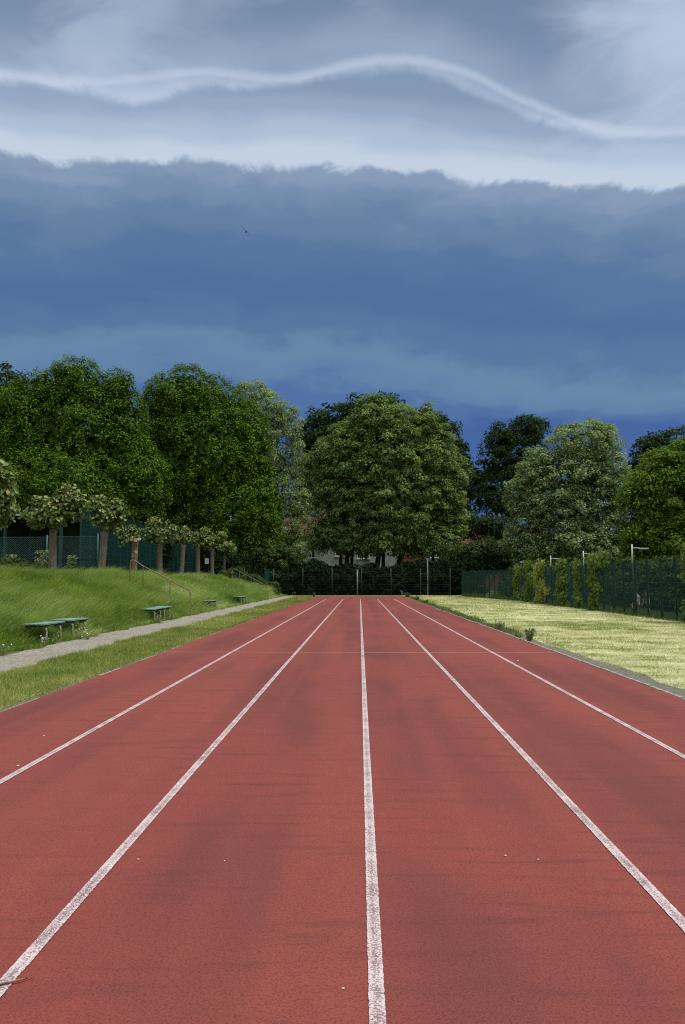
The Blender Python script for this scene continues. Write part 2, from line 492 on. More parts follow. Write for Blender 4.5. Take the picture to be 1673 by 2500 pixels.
M['plane_leaf'] = mat_leaf('plane leaves', (0.080, 0.135, 0.030), (0.310, 0.425, 0.135), 0.38)
M['silver_leaf'] = mat_leaf('silvery leaves', (0.110, 0.165, 0.055), (0.42, 0.53, 0.25), 0.38)
M['dark_leaf'] = mat_leaf('dark maple leaves', (0.018, 0.042, 0.010), (0.050, 0.088, 0.022), 0.22)
M['bright_leaf'] = mat_leaf('bright green leaves', (0.060, 0.125, 0.014), (0.245, 0.355, 0.045), 0.36)
M['pollard_leaf'] = mat_leaf('pollard leaves', (0.030, 0.062, 0.008), (0.245, 0.310, 0.090), 0.15, 0.45, (0.40, 0.33, 0.11), spec=.28)
M['vine_leaf'] = mat_leaf('vine leaves', (0.055, 0.105, 0.016), (0.18, 0.26, 0.05), 0.3)
M['gold_leaf'] = mat_leaf('yellow green vine leaves', (0.15, 0.19, 0.03), (0.40, 0.42, 0.09), 0.3)
M['ivy'] = mat_leaf('shade darkened ivy leaves', (0.006, 0.014, 0.005), (0.020, 0.036, 0.011), 0.10, .8, spec=.05)  # leaf colour lowered to near black for the deep shade under the trees
M['bush_leaf'] = mat_leaf('bush leaves', (0.030, 0.060, 0.012), (0.085, 0.130, 0.030), 0.25)
M['tall_grass'] = mat_leaf('tall grass blades', (0.14, 0.25, 0.030), (0.38, 0.49, 0.13), 0.42, 0.6, (0.58, 0.60, 0.36))
M['short_grass'] = mat_leaf('mown grass blades', (0.14, 0.20, 0.035), (0.36, 0.37, 0.11), 0.25, 0.7, (0.55, 0.50, 0.25))
M['dry_grass'] = mat_leaf('dry clippings', (0.19, 0.24, 0.055), (0.56, 0.555, 0.29), 0.2, 0.8, (0.74, 0.70, 0.46))
M['rough_grass'] = mat_leaf('rough fence grass', (0.055, 0.095, 0.020), (0.19, 0.24, 0.08), 0.3)
M['weed'] = mat_leaf('weed leaves', (0.13, 0.165, 0.07), (0.30, 0.345, 0.17), 0.25)
M['cream'] = mat_leaf('cream petals', (0.62, 0.62, 0.42), (0.82, 0.82, 0.66), 0.2)

# ------------------------------------------------------------------ ground and surfaces
def grid_sheet(name, xs, ys, zf, mat, kind='structure'):
    X, Y = np.meshgrid(xs, ys)
    Z = zf(X, Y)
    V = np.stack([X.ravel(), Y.ravel(), Z.ravel()], 1)
    nx, ny = len(xs), len(ys)
    i = np.arange(nx - 1)[None, :] + nx * np.arange(ny - 1)[:, None]
    Fq = np.stack([i, i + 1, i + nx + 1, i + nx], -1).reshape(-1, 4)
    o = obj(name, raw_mesh(name, V, Fq, mat, smooth=True))
    tag(o, kind=kind)
    return o

gx = np.concatenate([[-900, -300, -120, -60, -35, -22, -16, -14], np.arange(-13, -6, .25), [-5, 0, 5, 10], np.arange(11, 14.6, .4), [18, 25, 40, 80, 200, 900]])
gy = np.concatenate([[-400, -60, -20], np.arange(-4, 60, 1.5), np.arange(60, 74, .5), [80, 100, 140, 250, 600, 1800]])
ground = grid_sheet('ground', gx, gy, lambda x, y: hz(x, y) - 0.012, M['ground'])
tag(ground, 'rough green ground with a grassy bank along the left side', 'ground')

def strip(name, x0, x1, y0, y1, z, mat, step=0.5, jit0=0.0, jit1=0.0, label=None, cat=None):
    ys = np.concatenate([np.arange(y0, y1, step), [y1]])
    ph = rng.uniform(0, 6, 6)
    wob = lambda k: (np.sin(ys * .7 + ph[k]) + .7 * np.sin(ys * 1.9 + ph[k + 1]) + .5 * np.sin(ys * 4.3 + ph[k + 2])) / 2.2
    a = np.stack([x0 + jit0 * wob(0), ys, np.full(len(ys), z)], 1)
    b = np.stack([x1 + jit1 * wob(3), ys, np.full(len(ys), z)], 1)
    V = np.empty((2 * len(ys), 3)); V[0::2] = a; V[1::2] = b
    i = np.arange(len(ys) - 1) * 2
    o = obj(name, raw_mesh(name, V, np.stack([i, i + 1, i + 3, i + 2], 1), mat))
    tag(o, label, cat, kind='structure')
    return o

TX0, TX1 = -3.67, 3.66
track = strip('running_track', TX0, TX1, -6, 65.2, 0.030, M['track'], 2, label='red tartan running track with six lanes', cat='track')
strip('lawn', 3.9, 11.7, -6, 70.5, 0.004, M['lawn'], .3, 0.10, 0.0, 'dry mown lawn right of the track', 'lawn')
strip('verge', -5.34, -3.84, -6, 65.5, 0.004, M['verge'], .3, 0.05, 0.05, 'mown green grass verge between track and gravel path', 'verge')
strip('path', -6.62, -5.26, -6, 66.5, 0.000, M['path'], .3, 0.12, 0.0, 'pale gravel path left of the track', 'path')
strip('dirt_edge', 3.70, 4.06, -6, 66, 0.008, M['dirt'], .15, 0.0, 0.11, 'grey dirt strip along the right edge of the track', 'dirt')
strip('dirt_edge', -3.95, -3.70, -6, 66, 0.000, M['dirt'], .3, 0.05, 0.0, 'grey dirt strip along the left edge of the track', 'dirt')
end = strip('paving', -8.0, 9.0, 65.3, 69.8, -0.003, M['dirt'], 1.0, label='grey gravel apron beyond the far end of the track', cat='paving')
strip('court', 14.2, 60, -4, 58, -.980, M['court'], 2, label='sunken dull green sports court behind the right fence', cat='court')

def lane_line(x, y0, y1, w=0.052):
    ys = np.concatenate([np.arange(y0, 8, .012), np.arange(8, y1, .25), [y1]])
    j = np.where(ys < 8, .0009, 0.0006)
    n = len(ys)
    V = np.empty((2 * n, 3))
    V[0::2] = np.stack([x - w / 2 + rng.normal(0, 1, n) * j, ys, np.full(n, .0345)], 1)
    V[1::2] = np.stack([x + w / 2 + rng.normal(0, 1, n) * j, ys, np.full(n, .0345)], 1)
    i = np.arange(n - 1) * 2
    return obj('lane_line', raw_mesh('lane_line', V, np.stack([i, i + 1, i + 3, i + 2], 1), M['line']), track)
for x in (-2.395, -1.185, 0.052, 1.262, 2.468):
    lane_line(x, 1.2, 55.4)
m, g = mat_new('faded pink line')
n = g.noise(wpos(g), 60, 3, 0.7)
finish(g, g.mix(g.mapr(n, .35, .65, 0, 1), lin(196, 140, 134), lin(150, 84, 78)), 0.85)
M['faint'] = m
obj('cross_line', raw_mesh('cross_line', [(TX0 + .02, 14.47, .0335), (TX1 - .02, 14.47, .0335), (TX1 - .02, 14.53, .0335), (TX0 + .02, 14.53, .0335)], [(0, 1, 2, 3)], m), track)

# kerb stones, one piece each
kst = MB().box((0, 0, 0), (0.05, 0.985, 0.12)).mesh('kerb_stone', M['concrete'], bevel=0.006)
for x, nm in ((TX0 - .027, 'left'), (TX1 + .027, 'right')):
    k = empty('kerb', (x, 0, 0)); tag(k, 'low concrete edging along the %s edge of the track' % nm, 'kerb', kind='structure')
    for i in range(66):
        o = obj('kerb_stone', kst, k, (rng.normal(0, .004), -.5 + i, (-.024 if nm == 'right' else -.043) + rng.normal(0, .006)))
        o.rotation_euler = (rng.normal(0, .003), 0, rng.normal(0, .006))

# ------------------------------------------------------------------ foliage tools
def leaves(name, P, N, T, size, tint, mat, aspect=0.5, fold=0.25):
    """folded leaf blades: P centre, N normal, T long axis"""
    N = N / (np.linalg.norm(N, axis=1, keepdims=True) + 1e-9)
    T = T - N * np.sum(T * N, 1, keepdims=True)
    T = T / (np.linalg.norm(T, axis=1, keepdims=True) + 1e-9)
    B = np.cross(N, T)
    s = size[:, None]
    n = len(P)
    V = np.empty((n, 4, 3))
    V[:, 0] = P - T * s * .5
    V[:, 1] = P + B * s * aspect * .5 + N * s * fold * .5 + T * s * .06
    V[:, 2] = P + T * s * .5
    V[:, 3] = P - B * s * aspect * .5 + N * s * fold * .5 + T * s * .06
    b = np.arange(n)[:, None] * 4
    Fc = np.concatenate([b + np.array([[0, 1, 2]]), b + np.array([[0, 2, 3]])], 1).reshape(-1, 3)
    return raw_mesh(name, V.reshape(-1, 3), Fc, mat, np.repeat(np.clip(tint, 0, 1), 2))

def unit(n):
    v = rng.normal(size=(n, 3))
    return v / np.linalg.norm(v, axis=1, keepdims=True)

def crown_mesh(name, lobes, mat, rc, per, leaf, style='round', spread=0.9, gap=0.0, back=0.45, aspect=0.55, inner=0.22, tvar=0.22, nz=.35, dome=.85, core=0, bronze=0.0, rough_n=.85, out=1.0, bumpy=1.0, fmin=.84, core_f=(.35, .74), core_s=0):
    """lobes: list of (centre, radii). Clumps of leaves sit on and in the lobes."""
    Cs, Ns = [], []
    for li, (c, r) in enumerate(lobes):
        c = np.asarray(c, float); r = np.asarray(r, float)
        area = 4 * math.pi * ((r[0] * r[1]) ** 1.6 / 3 + (r[0] * r[2]) ** 1.6 / 3 + (r[1] * r[2]) ** 1.6 / 3) ** (1 / 1.6)
        n = int(area / (rc * spread) ** 2)
        d = unit(n)
        f = np.where(rng.random(n) < inner, rng.uniform(.35, .8, n), rng.uniform(fmin, 1.04, n))
        # bumpy outline
        bump = 1 + bumpy * (0.11 * np.sin(d[:, 0] * 5 + li) * np.cos(d[:, 2] * 6 + 2 * li) + .08 * np.sin(d[:, 0] * 11 + d[:, 2] * 9 + li))
        p = c + d * r * (f * bump)[:, None]
        keep = np.ones(n, bool)
        for lj, (c2, r2) in enumerate(lobes):
            if lj == li: continue
            q = np.linalg.norm((p - np.asarray(c2)) / np.asarray(r2), axis=1)
            keep &= ~((q < .72) & (rng.random(n) < .9))
        keep &= ~((d[:, 1] > .35) & (rng.random(n) < back))
        if gap: keep &= rng.random(n) > gap
        Cs.append(p[keep]); nn = d / r; Ns.append((nn / np.linalg.norm(nn, axis=1, keepdims=True))[keep])
    C = np.concatenate(Cs); Nc = np.concatenate(Ns)
    k = len(C)
    rcl = rc * rng.uniform(.65, 1.3, k)
    ct = rng.normal(.45, tvar * .7, k)
    idx = np.repeat(np.arange(k), np.maximum(4, (per * (rcl / rc) ** 2).astype(int)))
    n = len(idx)
    d = unit(n)
    up = Nc[idx] * .7 + np.array([0, 0, .75])
    up /= np.linalg.norm(up, axis=1, keepdims=True)
    dt = np.sum(d * up, 1)
    fl = (dt < -.15) & (rng.random(n) < dome)
    d = np.where(fl[:, None], d - 2 * dt[:, None] * up, d)
    rad = rng.random(n) ** .45
    sh = np.array([1, 1, 1.25]) if style == 'flame' else np.array([1.05, 1.05, .8])
    P = C[idx] + d * sh * (rcl[idx] * rad)[:, None]
    N = (d * .6 + Nc[idx] * .45) * out + np.array([0, 0, nz]) + unit(n) * rough_n
    if style == 'flame': T = np.array([0, 0, 1.0]) + Nc[idx] * .5 + unit(n) * .6
    elif style == 'droop': T = np.array([0, 0, -.9]) + Nc[idx] * .5 + unit(n) * .7
    else: T = unit(n)
    size = leaf * rng.uniform(.65, 1.35, n)
    tint = ct[idx] + rng.normal(0, tvar, n)
    if bronze: tint = np.where(rng.random(n) < bronze * np.clip(Nc[idx][:, 2] * 1.6 - .3, 0, 1), rng.uniform(.78, 1.0, n), np.minimum(tint, .76))
    if core:                               # larger leaf masses close the crown, tinted dark for the shade inside
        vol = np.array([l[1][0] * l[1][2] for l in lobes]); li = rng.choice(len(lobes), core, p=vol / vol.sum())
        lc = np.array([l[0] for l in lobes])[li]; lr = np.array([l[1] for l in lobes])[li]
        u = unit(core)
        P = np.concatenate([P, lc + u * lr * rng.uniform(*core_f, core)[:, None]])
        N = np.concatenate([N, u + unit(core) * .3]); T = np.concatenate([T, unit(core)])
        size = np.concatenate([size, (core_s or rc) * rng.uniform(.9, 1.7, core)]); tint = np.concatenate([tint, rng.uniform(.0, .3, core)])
    return leaves(name, P, N, T, size, tint, mat, aspect)

def px_lobes(lst, Y, depth=1.0):
    out = []
    for L in lst:
        cx, cy, rx, ry = L[:4]
        dy = L[4] if len(L) > 4 else 0
        y = Y + dy; k = y / F_PX
        out.append((at(cx, cy, y), np.array([rx * k, rx * k * depth, ry * k])))
    return out

def trunk_mb(mb, base, top, r0, r1, bend=.3, n=9, seg=7):
    base = np.asarray(base, float); top = np.asarray(top, float)
    off = unit(1)[0] * bend; off[2] = 0
    pts, rad = [], []
    for i in range(seg + 1):
        t = i / seg
        p = base * (1 - t) + top * t + off * math.sin(t * math.pi)
        pts.append(p); rad.append((r0 * (1 - t) + r1 * t) * (1 + .45 * max(0, 1 - t * 9)))
    mb.tube(pts, rad, n, wob=.12)
    return pts

def make_tree(name, label, cat, lobes_px, Y, trunk_px, mat, bark, rc, per, leaf, style='round', group=None, r0=.35, depth=.9, top_px=None, extra_trunks=(), **kw):
    lobes = px_lobes(lobes_px, Y, depth)
    bx = at(trunk_px, 1417, Y)
    gz = float(hz(bx[0], Y)) - .05
    root = empty(name, (bx[0], Y, gz))
    tag(root, label, cat, group)
    mb = MB()
    big = max(lobes, key=lambda l: l[1][0] * l[1][2])
    top = np.array([big[0][0] * .6 + bx[0] * .4, Y, big[0][2] + .3 * big[1][2]])
    pts = trunk_mb(mb, (bx[0], Y, gz), top, r0, r0 * .25)
    for c, r in lobes:
        st = pts[3] if c[2] > pts[3][2] + .5 else pts[2]
        trunk_mb(mb, st, c + np.array([0, 0, .25 * r[2]]), r0 * .42, r0 * .08, .4, 6, 5)
        for q in range(3):
            e = c + unit(1)[0] * r * .75
            trunk_mb(mb, c * .6 + st * .4, e, r0 * .16, r0 * .04, .2, 5, 4)
    for tx in extra_trunks:
        b2 = at(tx, 1417, Y)
        trunk_mb(mb, (b2[0], Y + .3, gz), (b2[0] * .85 + top[0] * .15, Y, top[2] * .8), r0 * .75, r0 * .2, .25, 8, 6)
    mb.v = [(v[0] - bx[0], v[1] - Y, v[2] - gz) for v in mb.v]
    mb.build('trunk', bark, root, True)
    lob = [(c - np.array([bx[0], Y, gz]), r) for c, r in lobes]
    obj('crown', crown_mesh('crown', lob, mat, rc, per, leaf, style, **kw), root)
    return root

# ------------------------------------------------------------------ large trees
BG = 'large trees around the track'
make_tree('hornbeam_tree', 'broad bright green tree with several rounded tops above the left fence', 'tree',
          [(-50, 1080, 110, 140), (60, 1060, 95, 130), (112, 965, 52, 62), (187, 945, 70, 66), (200, 1070, 110, 140), (286, 965, 42, 62), (300, 1080, 60, 130), (335, 1190, 75, 110), (150, 1190, 190, 90), (20, 1170, 120, 100), (250, 1240, 90, 80), (100, 1270, 120, 60)],
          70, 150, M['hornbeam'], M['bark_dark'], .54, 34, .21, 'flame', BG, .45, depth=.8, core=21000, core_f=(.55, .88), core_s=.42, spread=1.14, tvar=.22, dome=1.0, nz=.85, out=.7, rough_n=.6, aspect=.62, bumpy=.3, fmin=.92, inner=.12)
make_tree('hornbeam_tree', 'largest egg shaped bright green tree behind the row of pollards', 'tree',
          [(440, 985, 90, 88), (500, 1010, 95, 95), (400, 1075, 88, 120), (505, 1120, 140, 150), (590, 1110, 75, 130), (430, 1215, 115, 120), (560, 1240, 120, 110), (645, 1230, 48, 95), (480, 1310, 130, 70), (610, 1320, 80, 62), (380, 1310, 80, 70), (540, 1365, 100, 40)],
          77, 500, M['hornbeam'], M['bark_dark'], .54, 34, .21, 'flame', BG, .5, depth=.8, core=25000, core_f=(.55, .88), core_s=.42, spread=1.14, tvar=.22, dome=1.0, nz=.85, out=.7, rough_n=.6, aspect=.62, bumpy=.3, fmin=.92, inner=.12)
make_tree('tall_tree', 'dark tree top peeping over the left edge of the picture', 'tree',
          [(15, 935, 48, 42), (-60, 960, 70, 60), (10, 990, 70, 60)], 95, -10, M['dark_leaf'], M['bark_dark'], .9, 26, .42, 'round', BG, .4, gap=.1)
make_tree('poplar_tree', 'pale grey green tree showing behind the egg shaped tree', 'tree',
          [(612, 965, 34, 34), (645, 1010, 52, 55), (700, 1040, 36, 42), (665, 1090, 62, 70), (705, 1130, 38, 60), (690, 1200, 55, 70), (705, 1270, 50, 55), (660, 1300, 60, 55), (725, 1330, 34, 36)],
          92, 690, M['silver_leaf'], M['bark'], .7, 40, .28, 'droop', BG, .35, gap=.18, depth=.8)
make_tree('maple_tree', 'tall dark green tree rising behind the plane trees', 'tree',
          [(800, 1060, 70, 66), (880, 1025, 70, 52), (945, 1010, 48, 40), (770, 1120, 50, 70), (1060, 1100, 78, 80), (1105, 1150, 42, 72), (930, 1100, 150, 110), (760, 1200, 45, 80), (1120, 1220, 40, 60)],
          112, 905, M['dark_leaf'], M['bark_dark'], 1.0, 30, .46, 'round', BG, .5, depth=.6, core=2500)
# plane trees at the end of the track
make_tree('plane_tree', 'grey green plane tree at the left of the end group', 'tree',
          [(860, 1120, 82, 82), (835, 1062, 26, 26), (790, 1098, 24, 24), (815, 1200, 55, 70), (880, 1230, 80, 75), (800, 1300, 48, 50), (862, 1322, 66, 40), (775, 1140, 34, 40)],
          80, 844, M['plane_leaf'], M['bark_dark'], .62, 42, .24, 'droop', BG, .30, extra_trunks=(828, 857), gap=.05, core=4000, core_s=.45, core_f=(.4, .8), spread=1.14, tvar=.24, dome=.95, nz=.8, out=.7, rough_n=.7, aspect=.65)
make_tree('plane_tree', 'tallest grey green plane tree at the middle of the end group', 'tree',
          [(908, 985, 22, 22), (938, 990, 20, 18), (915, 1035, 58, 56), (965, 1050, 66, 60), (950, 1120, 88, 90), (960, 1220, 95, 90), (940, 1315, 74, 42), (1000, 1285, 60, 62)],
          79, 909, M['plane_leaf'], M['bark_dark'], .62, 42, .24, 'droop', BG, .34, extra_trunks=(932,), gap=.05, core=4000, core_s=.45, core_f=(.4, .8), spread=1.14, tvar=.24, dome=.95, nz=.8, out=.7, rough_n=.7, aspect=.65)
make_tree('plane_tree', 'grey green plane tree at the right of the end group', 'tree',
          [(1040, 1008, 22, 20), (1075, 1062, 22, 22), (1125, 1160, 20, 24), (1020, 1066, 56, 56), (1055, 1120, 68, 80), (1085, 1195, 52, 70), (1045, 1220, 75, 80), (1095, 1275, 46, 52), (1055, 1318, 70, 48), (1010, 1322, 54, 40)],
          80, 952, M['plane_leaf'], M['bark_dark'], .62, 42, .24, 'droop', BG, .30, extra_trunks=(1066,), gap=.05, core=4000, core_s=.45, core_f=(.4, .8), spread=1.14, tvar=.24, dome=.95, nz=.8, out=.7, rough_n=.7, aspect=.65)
make_tree('maple_tree', 'dark slender tree with sky gaps over the brown roof', 'tree',
          [(1240, 1075, 46, 46), (1292, 1058, 44, 44), (1215, 1140, 50, 60), (1275, 1140, 62, 62), (1190, 1205, 52, 50), (1255, 1215, 52, 45), (1165, 1165, 26, 36), (1295, 1220, 40, 50), (1175, 1290, 40, 34, -4), (1215, 1300, 34, 36, -5), (1135, 1275, 30, 40, -4)],
          98, 1232, M['dark_leaf'], M['bark_dark'], .85, 40, .32, 'round', BG, .45, gap=.16, depth=.6, core=700)
make_tree('silver_tree', 'pale silvery tree standing behind the right fence', 'tree',
          [(1420, 1085, 74, 56), (1470, 1090, 45, 45), (1330, 1155, 62, 60), (1400, 1165, 92, 70), (1480, 1180, 58, 80), (1290, 1215, 52, 56), (1370, 1250, 95, 80), (1465, 1270, 68, 80), (1290, 1310, 55, 60), (1400, 1335, 110, 50), (1495, 1335, 50, 50)],
          74, 1390, M['silver_leaf'], M['bark'], .60, 36, .23, 'droop', BG, .34, gap=.12, core=1500, nz=.9, out=.6, rough_n=.75, aspect=.65)
make_tree('maple_tree', 'dark tree top behind the bright tree at the right edge', 'tree',
          [(1600, 1105, 46, 46), (1660, 1100, 60, 50), (1570, 1160, 42, 50), (1640, 1190, 80, 70)], 84, 1620, M['dark_leaf'], M['bark_dark'], .8, 26, .40, 'round', BG, .35, gap=.08)
make_tree('lime_tree', 'bright green tree at the right edge of the picture', 'tree',
          [(1630, 1165, 66, 66), (1690, 1150, 70, 80), (1580, 1215, 56, 60), (1650, 1255, 80, 75), (1570, 1300, 50, 60), (1640, 1330, 85, 55), (1720, 1290, 80, 90), (1600, 1350, 65, 40)],
          62, 1640, M['bright_leaf'], M['bark_dark'], .62, 50, .22, 'droop', BG, .32, core=2200, nz=.9, out=.6, rough_n=.75, aspect=.65)

# ------------------------------------------------------------------ far houses
def gable_house(name, label, cx0, cx1, Y, z_eave, z_ridge, wall, roof, depth=9.0, windows=(), z0=-.1, over=.35):
    root = empty(name, ((cx0 + cx1) / 2, Y + depth / 2, 0)); tag(root, label, 'house')
    w = cx1 - cx0
    mb = MB(); mb.prism([(-w / 2, -depth / 2), (w / 2, -depth / 2), (w / 2, depth / 2), (-w / 2, depth / 2)], z0, z_eave)
    mb.v += [(-w / 2, -depth / 2, z_eave + .002), (-w / 2, depth / 2, z_eave + .002), (-w / 2, 0, z_ridge - .15), (w / 2, -depth / 2, z_eave + .002), (w / 2, depth / 2, z_eave + .002), (w / 2, 0, z_ridge - .15)]
    b = len(mb.v) - 6
    mb.f += [(b, b + 2, b + 1), (b + 3, b + 4, b + 5)]
    mb.build('wall', wall, root)
    rm = MB()
    h = z_ridge - z_eave; th = .16
    for s in (-1, 1):
        y0, y1 = s * (depth / 2 + over), 0.0
        zz0 = z_eave - h * over / (depth / 2)
        rows = 12
        for i in range(rows):                # stepped tile courses
            ta, tb = i / rows, (i + 1) / rows
            ya, yb = y0 * (1 - ta) + y1 * ta, y0 * (1 - tb) + y1 * tb
            za, zb = zz0 + (z_ridge - zz0) * ta, zz0 + (z_ridge - zz0) * tb
            bb = len(rm.v)
            for x in (-w / 2 - .3, w / 2 + .3):
                rm.v += [(x, ya, za), (x, ya, za + th), (x, yb, zb + th * .55), (x, yb, zb)]
            rm.f += [(bb + 1, bb + 2, bb + 6, bb + 5), (bb, bb + 1, bb + 5, bb + 4), (bb, bb + 4, bb + 7, bb + 3), (bb, bb + 3, bb + 2, bb + 1), (bb + 4, bb + 5, bb + 6, bb + 7)]
    rm.build('roof', roof, root)
    for (x, z, ww, hh) in windows:
        lx = x - (cx0 + cx1) / 2
        yb = -depth / 2
        fr = MB()
        for dx in (-ww / 2, 0, ww / 2): fr.box((lx + dx, yb - .03, z), (.09, .10, hh))
        for dz in (-hh / 2, hh / 2): fr.box((lx, yb - .03, z + dz), (ww + .12, .12, .10))
        win = fr.build('window', M['white_paint'], root)
        MB().box((lx, yb - .01, z), (ww - .05, .04, hh - .05)).build('pane', M['glass'], win)
        MB().box((lx, yb - .09, z - hh / 2 - .10), (ww + .3, .24, .07)).build('sill', M['white_paint'], win)
    return root

gable_house('house', 'white rendered house glimpsed between the plane trunks', -5.0, 12.0, 97, 7.2, 10.5, M['shaded_wall'], M['tile'],
            windows=[(.45, 4.9, 1.5, 1.5), (-2.4, 5.2, 1.3, 1.5), (5.6, 5.2, 1.5, 1.5), (9.6, 5.0, 1.4, 1.5)])
gable_house('garden_shed', 'small red roofed outbuilding beside the white house', 5.0, 7.4, 91, 3.7, 4.6, M['brick'], M['tile'], depth=3.5)
gable_house('house', 'white house glimpsed left of the plane trees', -11.5, -4.9, 101, 7.0, 10, M['white_wall'], M['tile'],
            windows=[(-10.1, 5.1, 1.2, 1.5), (-8.1, 5.1, 1.2, 1.5), (-6.3, 5.1, .9, 1.5)])
gable_house('house', 'brown brick house with tiled roof between plane and silver trees', 12.6, 27.0, 106, 5.4, 9.0, M['brick'], M['tile'],
            windows=[(13.6, 4.55, 1.3, 1.5), (17.2, 4.7, 1.6, 1.6), (21.6, 4.7, 1.6, 1.6)])

# ------------------------------------------------------------------ hedge and bushes beyond the end fence
def bush(name, label, lobes, mat, rc, per, leaf, group=None, cat='bush', style='round', core=260, **kw):
    c0 = np.mean([l[0] for l in lobes], axis=0); gz = float(hz(c0[0], c0[1]))
    root = empty(name, (c0[0], c0[1], gz)); tag(root, label, cat, group)
    off = np.array([c0[0], c0[1], gz])
    lob = [(np.asarray(c) - off, np.asarray(r)) for c, r in lobes]
    mb = MB()
    for c, r in lob:
        for q in range(3):
            e = c + unit(1)[0] * r * .6
            mb.tube([(c[0] * .4 + q * .08, c[1] * .4, -.05), (c[0] * .8, c[1] * .8, e[2] * .5), tuple(e)], [.035, .025, .01], 5)
    mb.build('stem', M['bark_dark'], root, True)
    obj('foliage', crown_mesh('foliage', lob, mat, rc, per, leaf, style, core=core, **kw), root)
    return root

HG = 'shrubs behind the end fence'
hx = [(-9.6, 2.5), (-7.2, 3.0), (-4.6, 2.9), (-2.0, 2.5), (.6, 2.55), (3.2, 2.45), (5.8, 2.9), (8.2, 2.9), (10.4, 3.0)]
hl = ['dark shrub behind the green cabinet', 'leafy shrub at the left end of the end fence', 'dark shrub left of the track behind the end fence', 'shade darkened shrub behind the left lanes',
      'shade darkened shrub behind the middle line', 'shade darkened shrub behind the right lanes', 'dark shrub behind the tall pale pole', 'dark ivy shrub where the end fence meets the right fence', 'dark ivy shrub just behind the corner of the right fence']
for (x, h), lb in zip(hx, hl):
    y = 74.2 + rng.uniform(-.3, .3)
    mt = M['bush_leaf'] if x < -8.5 else M['ivy']
    bush('shrub', lb, [((x, y, h * .45), (1.6, 1.5, h * .62)), ((x + .5, y + .2, h * .7), (1.1, 1.1, h * .36)), ((x - .8, y - .2, h * .55), (.9, 1.0, h * .45))], mt, .5, 30, .27, HG, back=.6)
bush('shrub', 'tall bush below the egg shaped tree near the second handrail', [(at(655, 1390, 74), (2.0, 1.6, 2.2)), (at(690, 1375, 75), (1.6, 1.4, 1.7))], M['bush_leaf'], .5, 30, .28, HG)
bush('shrub', 'green bush in front of the brown brick house', [(at(1155, 1362, 90), (2.6, 1.8, 1.5)), (at(1190, 1355, 90), (1.6, 1.4, 1.8))], M['bush_leaf'], .6, 26, .34, HG)
bush('shrub', 'dark bush at the foot of the slender dark tree', [(at(1215, 1372, 88), (2.8, 1.8, 1.3)), (at(1120, 1378, 88), (2.2, 1.8, 1.1))], M['ivy'], .6, 26, .34, HG)
for px, Yb, lb in ((1290, 66, 'green bush under the left side of the silvery tree'), (1370, 64, 'green bush under the middle of the silvery tree'), (1450, 62, 'green bush behind the middle lamp and fence'),
                   (1540, 58, 'green bush left of the bright tree'), (1620, 56, 'green bush under the bright tree'), (1690, 54, 'green bush at the right edge behind the fence'), (1500, 67, 'green bush filling the gap right of the silvery tree'), (1575, 70, 'green bush far back beneath the bright tree')):
    p = at(px, 1400, Yb)
    bush('shrub', lb, [((p[0], Yb, .6), (2.0, 1.5, 2.2)), ((p[0] + .9, Yb, 1.4), (1.3, 1.2, 1.3))], M['bush_leaf'], .5, 30, .26, 'shrubs behind the right fence')

for k, (x, y, h, lb) in enumerate(((-17.0, 52, 3.6, 'dark understorey shrub behind the high green fence, nearest part'), (-17.5, 58, 4.0, 'dark understorey shrub behind the high green fence, middle part'), (-16.5, 64, 4.4, 'dark understorey shrub behind the far pollards'),
                                   (-14.5, 70, 4.6, 'dark understorey shrub behind the smallest pollard'), (-24.5, 52, 4.6, 'dark understorey shrub behind the shelter, left part'), (-21.0, 54, 4.4, 'dark understorey shrub behind the shelter, right part'), (-29, 50, 4.6, 'dark understorey shrub at the left edge behind the chain link fence'), (-11.5, 72.5, 3.6, 'dark understorey shrub behind the greyish handrail'))):
    z = float(hz(x, y))
    bush('shrub', lb, [((x, y, z + h * .4), (2.4, 1.9, h * .6)), ((x + 1.6, y + 1.5, z + h * .45), (1.9, 1.9, h * .5)), ((x - 1.6, y - 1.2, z + h * .4), (1.9, 1.9, h * .5))], M['ivy'], .6, 26, .32, 'dark shrubs below the hornbeams', core=500, back=.5)

